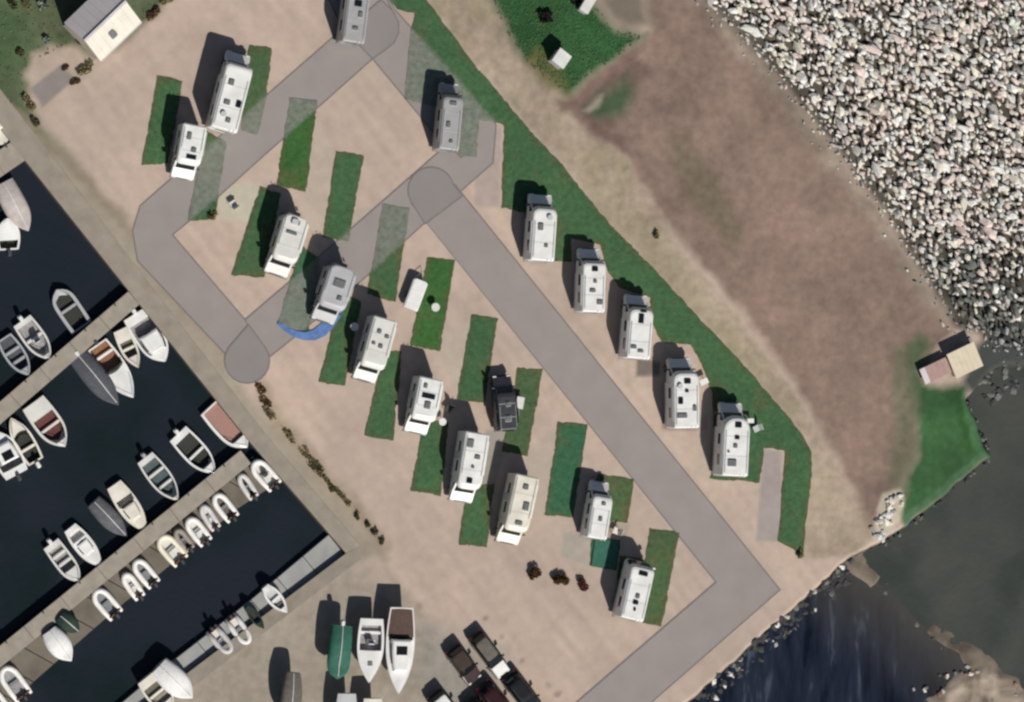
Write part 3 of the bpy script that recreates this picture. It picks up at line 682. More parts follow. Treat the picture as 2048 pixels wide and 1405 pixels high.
motorhome('white motorhome with one wide dark roof panel across its middle', (864, 757), (847, 842), 50, 2.8, 'coach', (('solar', 0, .42, 1.1, .42), (Hl, -.05, .63, .5, .6), (Hl, .4, .2, .3, .4)))
motorhome('long white motorhome with a round black front hatch and a grey rear one', (956, 866), (938, 980), 50, 2.9, 'coach', ((Hl, .5, .2, .55, .7), (Hl, -.25, .42, .45, .35), (Hh, .1, .84, .46, .42), (Hl, 0, .6, .25, .25)), rf=0.6)
motorhome('cream white motorhome with three grey roof hatches beside the tall teal-green strip', (1056, 952), (1032, 1064), 50, 2.85, 'coach', ((Hl, 0, .2, .45, .45), (Hl, -.35, .53, .5, .7), (Hl, -.05, .84, .6, .35)), cream, rf=0.5)
motorhome('narrow white motorhome standing just above the square green mat', (1194, 1078), (1208, 990), 42, 2.6, 'coach', ((Hl, 0, .45, .3, .4), (Hl, .1, .8, .35, .3)), side=lgrey)
motorhome('white motorhome with a grey cross of vents, nearest the three round bushes', (1264, 1240), (1288, 1135), 50, 2.85, 'aclass', ((Hh, .05, .88, .75, .34), (Hl, 0, .45, .35, .4), (Hh, -.05, .33, .45, .35), (Hh, 0, .2, .18, .3)), rf=0.3)
motorhome('white motorhome with two faint hatches, first in the row along the verge', (1085, 522), (1092, 413), 50, 2.75, 'coach', ((Hl, -.35, .62, .45, .6), (Hl, .2, .28, .3, .3), ('dish', .35, .8, .5, 0)), rf=0.55)
motorhome('white motorhome with a triangle of small vents, second in the row along the grass verge', (1187, 625), (1190, 522), 48, 2.75, 'coach', ((Hh, 0, .84, .5, .38), (Hl, .05, .6, .3, .3), (Hl, -.15, .42, .5, .3), (Hl, .5, .2, .5, .4)), rf=0.3)
motorhome('white motorhome with a dark ladder-like roof panel, third in the row along the grass verge', (1277, 718), (1285, 615), 50, 2.8, 'coach', (('solar', -.05, .78, .45, .8), (Hh, .1, .93, .5, .25), (Hl, -.5, .22, .5, .3), (Hl, .1, .15, .5, .25)), rf=0.5)
motorhome('white motorhome with five scattered roof vents, fourth in the row along the grass verge', (1374, 857), (1373, 742), 54, 2.85, 'coach', ((Hh, .05, .82, .55, .42), (Hh, 0, .65, .3, .25), (Hh, -.5, .48, .4, .55), (Hl, .6, .35, .3, .5), (Hl, -.4, .22, .9, .4), ('dish', -.55, .73, .5, 0)), rf=0.6, side=lgrey)
motorhome('white motorhome with black skylight and rounded nose, last in the row along the verge', (1470, 953), (1476, 832), 56, 2.9, 'coach', ((Hh, .05, .85, .55, .45), (Hh, 0, .64, .4, .3), (Hl, -.1, .5, .35, .35), (Hl, -.3, .22, .75, .6), (Hl, -.6, .4, .2, .2)), rf=1.0, side=lgrey)
motorhome('grey motorhome standing where the upper overlay lane bends beside the verge', (898, 300), (908, 190), 42, 2.7, 'coach', ((Hl, 0, .84, .6, .35), (Hl, -.3, .45, .35, .5), (Hl, .1, .15, .3, .3)), dullp, skirt=mgrey)
motorhome('pale grey motorhome parked across the overlay lane at the top, with a dark round hatch', (707, 85), (722, -40), 46, 2.8, 'coach', ((Hl, 0, .22, .5, .3), (Hl, .3, .45, .35, .5), (Hh, 0, .62, .6, .5)), dullp, skirt=mgrey)
motorhome('dark grey camper van beside the narrow olive grass strip', (1018, 862), (1012, 780), 42, 2.05, 'van', ((Hl, 0, .3, .5, .5), (Hl, .1, .65, .4, .4)), mat('anthracite_paint', (0.05, 0.052, 0.06), 0.35, 0.1), 'camper_van', 'camper van', skirt=dgrey)
A = P(821, 618, .8); B = P(842, 562, .8); d = B-A; L = math.hypot(d.x, d.y)
t_ = thing('folding_trailer', 'faint pale folding trailer parked close beside a bright grass strip', 'trailer', (A.x, A.y, .03), math.atan2(d.y, d.x)-math.pi/2)
MB().loft([[(x, y, z) for x, y in outline(1.25*q, 0, L, .1, .15)] for z, q in ((.35, .94), (.45, 1), (.72, 1))]).build('body', ivory, t_)
MB().loft([[(x, y, z) for x, y in outline(1.3*q, -.03+.1*(1-q), L+.03, .12, .18)] for z, q in ((.72, 1), (.82, .98), (.88, .8))]).build('cover', wcanvas, t_)
for k in (-1, 1): wheel(t_, k*.7, L*.42, .27, .16)
MB().tube([(-.5, L, .45), (0, L+.9, .45), (.5, L, .45)], .035, 6).build('drawbar', steel, t_)

def car(label, rear, front, wpx, paint, roofm=None, bonnet=None, group='cars parked at the boatyard'):
    A = P(*rear, 0.9); B = P(*front, 0.9); d = B-A; L = math.hypot(d.x, d.y)
    o = thing('parked_car', label, 'car', (A.x, A.y, 0.0), math.atan2(d.y, d.x)-math.pi/2, group)
    h = wpx*PX/2
    MB().prism([(0.05, 0.3), (L-.05, 0.3), (L, 0.5), (L-.06, .72), (L*.72, .92), (L*.12, .95), (0, .8)], -h, h).build('body', paint, o, 0.08)
    MB().loft([[(x, y, z) for x, y in outline(h*2*q, a*L, b*L, .2, .3)] for z, q, a, b in ((.9, .94, .06, .74), (1.38, .78, .14, .56))]).build('cabin_glass', glass, o)
    MB().loft([[(x, y, z) for x, y in outline(h*2*q, a*L, b*L, .2, .25)] for z, q, a, b in ((1.36, .80, .13, .57), (1.42, .76, .15, .55), (1.44, .6, .2, .5))]).build('roof', roofm or paint, o)
    if bonnet: MB().prism([(L*.74, .925), (L-.1, .755), (L-.12, .79), (L*.74, .965)], -h*.85, h*.85).build('bonnet', bonnet, o, 0.02)
    for s in (-1, 1):
        wheel(o, s*h, L*.2, .31, .2); wheel(o, s*h, L*.8, .31, .2)
        mirror(o, s*h*.98, L*.66, .85, paint)
        box('headlight', lampm, o, s*h*.7-.13, s*h*.7+.13, L-.12, L+.0, .6, .73, bevel=.03)
        box('tail_light', redl, o, s*h*.75-.11, s*h*.75+.11, -.01, .06, .65, .78)
    box('bumper', dgrey, o, -h*.95, h*.95, L-.08, L+.06, .3, .48, bevel=.04)
    return o
car('dark maroon car at the head of the left file of parked cars', (905, 1298), (952, 1362), 36, maroon, timber)
car('dark maroon car behind another in the left file, cut by the picture edge', (965, 1370), (1030, 1452), 38, maroon)
car('olive black car with a white bonnet, head of the right file of parked cars', (950, 1270), (1010, 1350), 34, olivep, taupe, white)
car('black car behind the white-bonneted one in the right file', (1018, 1352), (1080, 1432), 38, blackp)
car('black car with a white roof near the dark boats, cut by the picture edge', (868, 1388), (915, 1450), 38, blackp, white)
car('olive black car just showing between the two files at the picture edge', (940, 1402), (990, 1470), 36, olivep)

# ------------------------------------------------------------------ boats
def fbeam(t, sw, pw):
    if t < 0.4: return sw+(1-sw)*math.sin(math.pi/2*t/0.4)
    return max(0.0, 1-((t-0.4)/0.6)**pw)
def boat(name, label, cat, bow, stern, wpx, hull=None, inside=None, decks=(), cabin=None, cover=None, thwarts=(), engine=None, console=None, yard=False, fb=0.55, sw=0.82, pw=2.6, screen=None, rim=0.17, group=None, base=None, hatch=(), deckm=None, floorh=0.35):
    hull = hull or white; inside = inside or greyin
    zw = (1.25 if yard else (WL if base is None else base+0.33))
    zd = zw+fb
    A = P(*stern, zd); B = P(*bow, zd); d = B-A; L = math.hypot(d.x, d.y)
    o = thing(name, label, cat, (A.x, A.y, zw), math.atan2(d.y, d.x)-math.pi/2, group)
    bm_ = wpx*PX/2; N = 15; T = [i/(N-1) for i in range(N)]
    rim = min(rim, bm_*0.3)
    f = lambda t: max(0.02, bm_*fbeam(t, sw, pw)); zs = lambda t: fb*(1+0.3*t*t)
    g = lambda t: max(0.008, f(t)-rim)
    dk = 0.33
    zk = lambda t: -dk if t < .55 else -dk+(zs(1)*.85+dk)*((t-.55)/.45)**2.2
    zc = lambda t: -0.05 if t < .5 else -0.05+(zs(1)*.9+.05)*((t-.5)/.5)**2
    mb = MB()
    rows = []
    for t in T:
        b, y = f(t), t*L
        rows.append([(-g(t), y, zs(t)-0.1), (-g(t), y, zs(t)), (-b, y, zs(t)), (-b*1.015, y, zs(t)-.07), (-b*.84, y*0.985, min(zc(t), zs(t)-.08)), (0, y*0.985, min(zk(t), zs(t)-.09)),
                     (b*.84, y*0.985, min(zc(t), zs(t)-.08)), (b*1.015, y, zs(t)-.07), (b, y, zs(t)), (g(t), y, zs(t)), (g(t), y, zs(t)-.1)])
    mb.strip(rows)
    b = f(0)
    mb.add([(-b, -.01, fb), (-b*.84, -.01, -.05), (0, -.01, -dk), (b*.84, -.01, -.05), (b, -.01, fb), (-g(0), .12, fb), (g(0), .12, fb), (-g(0), .12, fb*.4), (g(0), .12, fb*.4)],
           [(0, 1, 2, 3, 4), (0, 4, 6, 5), (5, 6, 8, 7)])
    mb.build('hull', hull, o)
    if cover is not None:
        rows = []
        for t in T:
            bb = f(t)*1.03; hh = (0.12+0.38*min(1, bm_)*math.sin(min(1, (t*1.15+.12))*math.pi))*(1 if t < .97 else .3)
            rows.append([(bb*math.cos(a), t*L*1.01-.02, zs(t)+.02+max(hh, .04)*math.sin(a)**.8-(.10 if a in (0, math.pi) else 0)) for a in [math.pi*k/8 for k in range(9)]])
        c = MB().strip(rows); bb = f(0)
        c.build('cover', cover, o, smooth=True)
        MB().tube([(0, .02+L*k/10*.95, zs(k/10*.95)+.06+max(.04, (0.12+0.38*min(1, bm_)*math.sin(min(1, (k/10*.95*1.15+.12))*math.pi)))) for k in range(11)], .035, 6).build('cover_ridge', wcanvas, o)
    else:
        zf = fb*floorh-.12
        rows = []
        for t in T[:-1]: rows.append([(-g(t), t*L, zs(t)-.02), (-g(t)*.95, t*L, zf+.02*t), (0, t*L, zf), (g(t)*.95, t*L, zf+.02*t), (g(t), t*L, zs(t)-.02)])
        MB().strip(rows).build('cockpit', inside, o)
        for t0, t1 in decks:
            rows = []
            for k in range(8):
                t = t0+(t1-t0)*k/7; q = g(t)+rim*.4 if f(t) > rim else f(t)*.6
                rows.append([(-q, t*L, zs(t)+.012), (-q*.5, t*L, zs(t)+.05), (0, t*L, zs(t)+.065), (q*.5, t*L, zs(t)+.05), (q, t*L, zs(t)+.012)])
            dkm = deckm if (deckm and t0 < .3) else (hull if hull not in (dgrey,) else lgrey)
            MB().strip(rows).build('deck', dkm, o)
            tt = t0 if t0 > .2 else t1
            box('bulkhead', dkm, o, -g(tt), g(tt), tt*L-.02, tt*L+.02, zf, zs(tt)+.03)
        for t in thwarts:
            box('thwart', hull, o, -g(t), g(t), t*L-.11, t*L+.11, fb*.62, fb*.70, bevel=.01)
        for t, s in hatch:
            box('deck_hatch', acryl, o, -s/2, s/2, t*L-s/2, t*L+s/2, zs(t)+.03, zs(t)+.11, bevel=.02)
        if console:
            cb = box('console', white, o, -.28, .28, console*L-.2, console*L+.2, zf, fb+.35, bevel=.05)
            MB().add([(-.26, console*L+.16, fb+.34), (.26, console*L+.16, fb+.34), (.22, console*L+.02, fb+.62), (-.22, console*L+.02, fb+.62), (-.26, console*L+.14, fb+.34), (.26, console*L+.14, fb+.34), (.22, console*L, fb+.62), (-.22, console*L, fb+.62)],
                     [(0, 1, 2, 3), (7, 6, 5, 4), (0, 4, 5, 1), (2, 6, 7, 3), (1, 5, 6, 2), (3, 7, 4, 0)]).build('console_screen', glass, cb)
        if screen:
            t = screen; q = g(t)
            rows = [[(x*q, t*L+(1-abs(x)**2)*.3-k*.25, zs(t)+.03+k*.32) for x in (-1, -.8, -.4, 0, .4, .8, 1)] for k in (0, 1)]
            MB().strip(rows).build('windscreen', glass, o)
        if cabin:
            t0, t1, hc, cm = cabin
            ring = lambda z, ins, dy: [(s*(g(t)*.86-ins), t*L+(dy if t < (t0+t1)/2 else -dy), z) for s, ts in ((1, [t0+(t1-t0)*k/6 for k in range(7)]), (-1, [t1-(t1-t0)*k/6 for k in range(7)])) for t in ts]
            cb = MB().loft([ring(fb*.9, 0, 0), ring(fb+hc*.85, .08, .06), ring(fb+hc, .18, .2)]).build('cabin', cm, o, 0)
            for s in (-1, 1):
                rows = [[(s*(g(t)*.86-.08*k+.012), t*L, fb+hc*(.35+.4*k)) for t in [t0+(t1-t0)*(.15+.6*q/4) for q in range(5)]] for k in (0, 1)]
                MB().strip(rows).build('cabin_window', glass, cb)
            q = g(t0)*.6
            box('cabin_door', timber, cb, -q*.5, q*.5, t0*L-.03, t0*L+.01, fb*.5, fb+hc*.7)
            if len(cabin) > 3 and hc > .5:
                ww = g(t1)*.5
                box('roof_hatch', glass, cb, -max(.25, q*.75), max(.25, q*.75), (t0*.65+t1*.35)*L-.36, (t0*.65+t1*.35)*L+.36, fb+hc-.02, fb+hc+.04, bevel=.02)
    if engine:
        e = MB().loft([[(x, y, z) for x, y in outline(.34*q, -.52*q-.02, -.02, .1, .1)] for z, q in ((fb*.75, .9), (fb+.28, 1), (fb+.42, .75))]).build('outboard_engine', engine, o)
        box('engine_leg', mgrey, e, -.07, .07, -.33, -.15, -.6 if not yard else -.45, fb*.8)
    if yard:
        for s in (-1, 1):
            MB().add([(s*bm_*.45-.05, L*.3, -.25), (s*bm_*.45+.05, L*.3, -.25), (s*bm_*.45+.05, L*.65, -.25), (s*bm_*.45-.05, L*.65, -.25), (s*bm_*.5-.06, L*.33, -1.25), (s*bm_*.5+.06, L*.33, -1.25), (s*bm_*.5+.06, L*.6, -1.25), (s*bm_*.5-.06, L*.6, -1.25)],
                     [(0, 1, 2, 3), (7, 6, 5, 4), (0, 4, 5, 1), (1, 5, 6, 2), (2, 6, 7, 3), (3, 7, 4, 0)]).build('bilge_keel', dgrey, o)
    # bow rail
    if decks and not yard and cabin is None and cover is None and L > 3.2:
        MB().tube([(s*g(t)*1.0, t*L, zs(t)+.02+.22*min(1, (t-.6)*6)) for s, ts in ((-1, (.62, .75, .88, .97)), (1, (.97, .88, .75, .62))) for t in ts], .018, 5).build('bow_rail', steel, o)
    return o
def dinghy(label, bow, stern, wpx, tube=None, base=WL+.35, floor=None, console=False, engine=True, thwart=True, group='dinghies on the floating dock', z0=None):
    tube = tube or hypw; floor = floor or darkin
    zt = base+.32
    A = P(*stern, zt); B = P(*bow, zt); d = B-A; L = math.hypot(d.x, d.y)
    o = thing('inflatable_dinghy', label, 'dinghy', (A.x, A.y, base+.02), math.atan2(d.y, d.x)-math.pi/2, group)
    W = wpx*PX; r = min(.23, W*.2); h = W/2-r
    path = [(-h, -.12, r), (-h, L*.3, r), (-h, L*.6, r+.01)]
    path += [(-h*math.cos(a), L*.6+(L*.4-r)*math.sin(a), r+.02+.14*math.sin(a)) for a in [math.pi*k/10 for k in range(1, 10)]]
    path += [(h, L*.6, r+.01), (h, L*.3, r), (h, -.12, r)]
    rr = [r*.55]+[r]*(len(path)-2)+[r*.55]
    MB().tube(path, rr, 10).build('tube', tube, o, smooth=True)
    MB().add([(-h, .1, .1), (h, .1, .1), (h, L*.62, .1), (h*.5, L*.85, .12), (-h*.5, L*.85, .12), (-h, L*.62, .1)], [(0, 1, 2, 3, 4, 5)]).build('floor', floor, o)
    box('transom', wood, o, -h, h, .1, .16, .02, r*2+.04)
    if thwart: box('thwart', mgrey, o, -h, h, L*.42, L*.42+.2, r*1.4, r*1.4+.05, bevel=.01)
    if console: box('console', dgrey, o, -.2, .2, L*.4, L*.4+.35, .1, .75, bevel=.05)
    if engine:
        e = MB().loft([[(x, y, z) for x, y in outline(.26*q, -.34*q, .06, .08, .08)] for z, q in ((r*1.6, .9), (r*2+.22, 1), (r*2+.32, .75))]).build('outboard_engine', dgrey, o)
        box('engine_leg', mgrey, e, -.05, .05, -.2, -.06, .0, r*1.7)
    return o
MB_ = 'boats moored at the piers'
boat('motor_boat', 'pinkish white motorboat cut by the picture edge at the short pier', 'boat', (14, 292), (-30, 232), 44, cream, greyin, ((.5, .99),), (.2, .55, .6, cream), group=MB_)
boat('motor_boat', 'large pale boat under a pinkish cover at the top of the marina', 'boat', (56, 462), (6, 366), 46, ivory, cover=mat('pink_canvas', (0.52, 0.46, 0.43), .8, .12, 2, .02, 4), sw=.9, pw=3.2, group=MB_)
boat('motor_boat', 'white motorboat cut by the picture edge below the large pale covered boat', 'boat', (14, 436), (18, 500), 46, white, darkin, ((.3, .99),), group=MB_, engine=dgrey)
boat('rowing_boat', 'grey open boat with dark interior alone beside the first pier', 'boat', (112, 580), (164, 656), 47, greyp, darkin, (), None, None, (.5,), fb=.5, sw=.96, pw=5.0, group=MB_, rim=.27)
boat('motor_boat', 'open boat with grey interior and white bow and stern cushions', 'boat', (100, 720), (44, 642), 44, ivory, greyin, ((.86, .99), (0, .1)), None, None, (.45,), white, .5, group=MB_, sw=.9)
boat('rowing_boat', 'shabby grey open boat with a bright white front seat', 'boat', (58, 752), (8, 676), 40, greyp, slate, ((.80, .99),), None, None, (.35, .6), group=MB_, sw=.8)
boat('motor_boat', 'white cabin boat in the corner where the first pier meets the quay', 'boat', (330, 724), (270, 628), 56, white, greyin, ((.78, .99), (0, .16)), (.40, .78, .5, white), engine=white, group=MB_, sw=.92, pw=3.5)
boat('rowing_boat', 'slim beige boat beside the white cabin boat in the corner', 'boat', (276, 736), (240, 660), 34, cream, taupe, ((.7, .99), (0, .3)), None, None, (.5,), group=MB_)
boat('motor_boat', 'white boat with a brown wooden cockpit and long white foredeck', 'boat', (266, 796), (194, 690), 52, white, wood, ((.46, .99),), None, None, (.2,), dgrey, screen=.46, group=MB_, sw=.85)
boat('motor_boat', 'boat under a dark slate cover with a white stern', 'boat', (236, 810), (156, 712), 46, white, cover=slate, engine=white, group=MB_, sw=.85, pw=2.8)
boat('motor_boat', 'white boat with dark red cockpit and broad white stern deck', 'boat', (130, 894), (66, 806), 54, ivory, redin, ((0, .3), (.86, .99)), None, None, (.55,), group=MB_, sw=.9, pw=3.0, rim=.2)
boat('motor_boat', 'slender cream-bowed boat with two white engines beside the red-cockpit boat', 'boat', (20, 836), (72, 924), 40, cream, darkin, ((.62, .99),), None, None, (.3,), white, screen=.6, group=MB_)
boat('motor_boat', 'bulky white cabin boat cut by the picture edge below the first pier', 'boat', (-12, 862), (34, 950), 56, white, greyin, ((.72, .99), (0, .15)), (.3, .72, .6, white), engine=dgrey, group=MB_)
boat('motor_boat', 'white boat with reddish brown cockpit at the landward end of the long pier', 'boat', (494, 896), (420, 814), 54, white, rosein, ((.78, .99),), None, None, (), None, None, fb=.55, sw=.9, pw=3.4, group=MB_, rim=.22, floorh=.85)
boat('motor_boat', 'white boat with a deep black interior, second from the quay on the long pier', 'boat', (430, 948), (356, 868), 48, white, darkin, ((.80, .99), (0, .12)), None, None, (.5,), white, group=MB_, rim=.17, sw=.9)
boat('motor_boat', 'small boat with dark blue-grey interior and pale rim on the long pier', 'boat', (356, 1002), (290, 916), 44, ivory, tealin, ((.9, .99), (0, .1)), None, None, (.35, .62), greyp, group=MB_, rim=.15)
boat('motor_boat', 'cream decked cabin boat with a dark windscreen band on the long pier', 'boat', (292, 1064), (228, 970), 42, cream, cream, ((.38, .99), (0, .28)), (.42, .72, .32, cream), screen=.4, group=MB_, sw=.75)
boat('rowing_boat', 'dull grey covered boat lying beside the cream cabin boat', 'boat', (252, 1072), (188, 1004), 38, greyp, cover=mat('faded_grey_canvas', (.13, .13, .145), .85, .2, 2, .02, 5), group=MB_)
boat('motor_boat', 'white fully decked boat with pointed bow near the outer long pier', 'boat', (202, 1134), (140, 1056), 38, white, ivory, ((.3, .99), (0, .1)), (.36, .66, .25, white), group=MB_, sw=.7)
boat('motor_boat', 'white boat with twin grey benches beside the pointed white decked boat', 'boat', (158, 1164), (102, 1088), 38, ivory, greyin, ((.68, .99), (0, .12)), None, None, (.3, .5), white, group=MB_, sw=.92, pw=3.5)
DK = WL+.35
dinghy('white inflatable with a dark console next to the quay on the wide dock', (505, 922), (550, 972), 38, hypw, console=True, floor=ivory)
dinghy('slim grey inflatable beside the one nearest the quay', (478, 948), (508, 994), 26, hyp)
dinghy('white open-ended inflatable with a beige floor next to a narrow greyish one', (428, 988), (466, 1036), 34, hypw, floor=taupe)
dinghy('narrow greyish white inflatable squeezed between two larger white ones', (402, 1010), (432, 1056), 26, hyp, floor=ivory)
dinghy('white inflatable with pale floor in the middle of the crowded row', (374, 1036), (412, 1084), 34, hypw, floor=ivory)
dinghy('faded brownish inflatable between a white and a cream one', (350, 1058), (380, 1098), 26, mat('faded_inflatable', (.33, .28, .25), .7, .15, 4), floor=taupe)
dinghy('cream yellow inflatable with a white floor', (318, 1072), (362, 1122), 40, hypc, floor=ivory)
dinghy('white inflatable with dark slot, upper one of a touching pair', (268, 1120), (308, 1168), 34, hypw, floor=mgrey)
dinghy('white inflatable, lower one of a touching pair beside bare planks', (246, 1146), (280, 1194), 28, hypw, floor=ivory)
dinghy('white inflatable alone on bare dock between the touching pair and the dark green cover', (188, 1180), (232, 1230), 38, hypw, floor=mgrey)
dinghy('white inflatable near the lower left end of the wide dock', (4, 1334), (48, 1394), 42, hypw, floor=greyin)
dinghy('white inflatable cut by the picture corner on the wide dock', (-30, 1378), (14, 1436), 40, hypw)
boat('rowing_boat', 'small oval boat under a white cover on the wide dock', 'boat', (142, 1322), (98, 1262), 44, white, cover=wcanvas, base=DK, fb=.45, sw=.7, pw=2.6, group='dinghies on the floating dock')
boat('rowing_boat', 'little boat under a dark green cover on the wide dock', 'boat', (158, 1264), (120, 1232), 34, dgrey, cover=dteal, base=DK, fb=.3, sw=.8, group='dinghies on the floating dock')
PK = WL+.45
boat('canoe', 'slim white canoe lying across the grey pontoon', 'canoe', (574, 1226), (530, 1174), 30, white, lgrey, ((.8, .99), (0, .15)), None, None, (.5,), base=PK, fb=.35, sw=.5, pw=2.4, group='boats on the grey pontoon', rim=.2)
boat('canoe', 'dark green canoe lying across the grey pontoon', 'canoe', (528, 1258), (494, 1214), 20, dteal, darkin, ((.7, .99),), base=PK, fb=.3, sw=.4, group='boats on the grey pontoon')
dinghy('white inflatable with a cream floor beside the dark green canoe', (498, 1288), (462, 1236), 32, hypw, PK, ivory, group='boats on the grey pontoon')
dinghy('greyish inflatable between the open grey pontoon and the white inflatable', (462, 1306), (424, 1260), 32, hyp, PK, ivory, group='boats on the grey pontoon')
boat('rowing_boat', 'oval boat under a bright white cover on the grey pontoon', 'boat', (384, 1396), (318, 1332), 50, white, cover=wcanvas, base=PK, fb=.45, sw=.8, pw=2.8, group='boats on the grey pontoon')
boat('rowing_boat', 'cream white open boat below the white-covered one, cut by the picture edge', 'boat', (346, 1425), (292, 1356), 48, cream, taupe, ((.7, .99), (0, .2)), None, None, (.45,), base=PK, fb=.45, group='boats on the grey pontoon')
YG = 'boats laid up ashore in the yard'
boat('laid_up_boat', 'boat ashore under a bright green cover with a white stern', 'boat', (674, 1358), (684, 1252), 46, lgrey, cover=teal, engine=white, yard=True, sw=.9, pw=7.0, group=YG)
boat('laid_up_boat', 'white open motorboat ashore with a cluttered grey cockpit', 'boat', (737, 1366), (744, 1238), 54, white, greyin, ((.5, .99), (0, .1)), None, None, (.22,), None, console=.36, yard=True, sw=.85, pw=2.2, group=YG, hatch=((.7, .4),), rim=.2)
boat('laid_up_boat', 'largest boat ashore, white with teak stern deck and a black cabin window', 'boat', (796, 1388), (804, 1216), 58, white, teak, ((.38, .99), (.02, .34)), (.36, .74, .62, white), yard=True, sw=.8, pw=2.4, group=YG, fb=.7, deckm=teak, rim=.18)
boat('laid_up_boat', 'boat ashore under a drab taupe cover at the picture edge', 'boat', (578, 1462), (586, 1346), 42, mgrey, cover=taupe, yard=True, sw=.7, group=YG)
boat('laid_up_boat', 'pale lilac boat ashore below the green-covered one, cut by the picture edge', 'boat', (690, 1512), (694, 1388), 44, lgrey, greyin, ((.4, .99), (0, .2)), yard=True, group=YG)
boat('laid_up_boat', 'cream boat ashore whose stern just shows below the cluttered white motorboat', 'boat', (742, 1530), (746, 1398), 44, cream, wood, ((.4, .99), (0, .2)), yard=True, group=YG)

# ------------------------------------------------------------------ buildings
def frame_from(a, b, c, z):                             # a corner, b along, c across
    A, B, Cc = P(*a, z), P(*b, z), P(*c, z)
    return A, math.atan2((B-A).y, (B-A).x), (B-A).length, (Cc-A).length
A, rz, LX, LY = frame_from((128, 46), (201, 123), (212, -31), 2.6)
b = thing('gabled_building', 'gabled building with a pale roof, lighter on its sunward slope, beside the lawn', 'building', (A.x, A.y, 0), rz)
LYs = LY; s = 1
box('wall', plaster, b, .25, LX-.25, .25, LY-.25, 0, 2.6)
for s, m, nm in ((0, roofw, 'roof'), (1, roof_lit, 'roof')):  # sunward slope gets the lighter sheet: sunlight put into its colour
    n = 7
    x0, x1 = (0, LX/2) if s == 0 else (LX, LX/2)
    rp = None
    for k in range(n):
        y0, y1 = LY*k/n+.006, LY*(k+1)/n-.006
        dz = .0
        mb = MB().add([(x0, y0, 2.55), (x0, y1, 2.55), (x1, y1, 3.7), (x1, y0, 3.7), (x0, y0, 2.63+dz), (x0, y1, 2.63+dz), (x1, y1, 3.78+dz), (x1, y0, 3.78+dz)],
                      [(3, 2, 1, 0), (4, 5, 6, 7), (0, 1, 5, 4), (1, 2, 6, 5), (2, 3, 7, 6), (3, 0, 4, 7)])
        mb.build('roof_panel', m, b, 0.0)
box('ridge_cap', roofw, b, LX/2-.12, LX/2+.12, -.02, LY+.02, 3.74, 3.82, bevel=.02)
v = MB().loft([[(LX*.78+a, LY*.46+q, z) for a, q in outline(.7*k, -.28*k, .28*k, .1, .1)] for z, k in ((2.9, 1), (3.3, 1), (3.4, .8))]).build('roof_vent', mgrey, b)
box('gutter', lgrey, b, LX-.01, LX+.12, 0, LY, 2.42, 2.52)
for k in (.25, .65): 
    wn = box('window', glass, b, LX-.26, LX-.235, LY*k, LY*k+1.0, 1.0, 1.9); box('frame', white, wn, LX-.25, LX-.22, LY*k-.06, LY*k+1.06, .92, 1.0)
MB().prism([(.25, 2.6), (LX-.25, 2.6), (LX/2, 3.62)], .25, .35).build('gable', plaster, b).rotation_euler = (0, 0, 0)
g_ = [o for o in b.children if o.name.startswith('gable')][0]
g_.data.transform(Matrix(((0, 1, 0, 0), (1, 0, 0, 0), (0, 0, 1, 0), (0, 0, 0, 1))))

A, rz, LX, LY = frame_from((1913, 758), (1967, 732), (1895, 709), 1.1)
b = thing('beach_hut', 'flat-roofed beach hut with a lower pink annex at the rocky shore', 'hut', (A.x, A.y, 0), rz)
box('wall', plaster, b, .15, LX-.15, .15, LY-.15, -1.6, 1.0)
n = 6
for k in range(n): box('roof_board', hutroof, b, LX*k/n+.004, LX*(k+1)/n-.004, 0, LY, 1.0, 1.1)
box('annex_wall', hutpink, b, -2.5, .15, LY*.34, LY*.82, -.2, .6)
for k in range(5): box('annex_roof_board', hutpink if k else roofw, b, -2.7+2.68*k/5+.004, -2.7+2.68*(k+1)/5-.004, LY*.28, LY*.9, .6, .68)
box('door', timber, b, -1.6, -.8, LY*.34-.02, LY*.34+.02, -.1, .55)
box('window', glass, b, LX*.3, LX*.7, .13, .16, .3, .8)

A, rz, LX, LY = frame_from((1106, 120), (1126, 136), (1124, 100), 1.5)
b = thing('kiosk', 'small white kiosk with a sloping lid on the green lawn', 'kiosk', (A.x, A.y, 0), rz)
box('cabinet', ivory, b, 0, LX, 0, LY, 0, 1.4, bevel=.03)
MB().prism([(-.08, 1.42), (LY+.08, 1.40), (LY+.08, 1.46), (-.08, 1.58)], -.08, LX+.08).build('lid', white, b, .02)
box('door', lgrey, b, .1, LX-.1, -.015, .02, .1, 1.25)
A, rz, LX, LY = frame_from((1160, 18), (1175, 28), (1180, -10), 1.0)
b = thing('utility_cabinet', 'pale utility cabinet on the lawn at the top edge of the picture', 'cabinet', (A.x, A.y, 0), rz)
box('cabinet', lgrey, b, 0, LX, 0, LY, 0, 1.0, bevel=.03); box('lid', ivory, b, -.04, LX+.04, -.04, LY+.04, 1.0, 1.06, bevel=.02); box('door', lgrey, b, .05, LX-.05, -.02, .0, .1, .9)

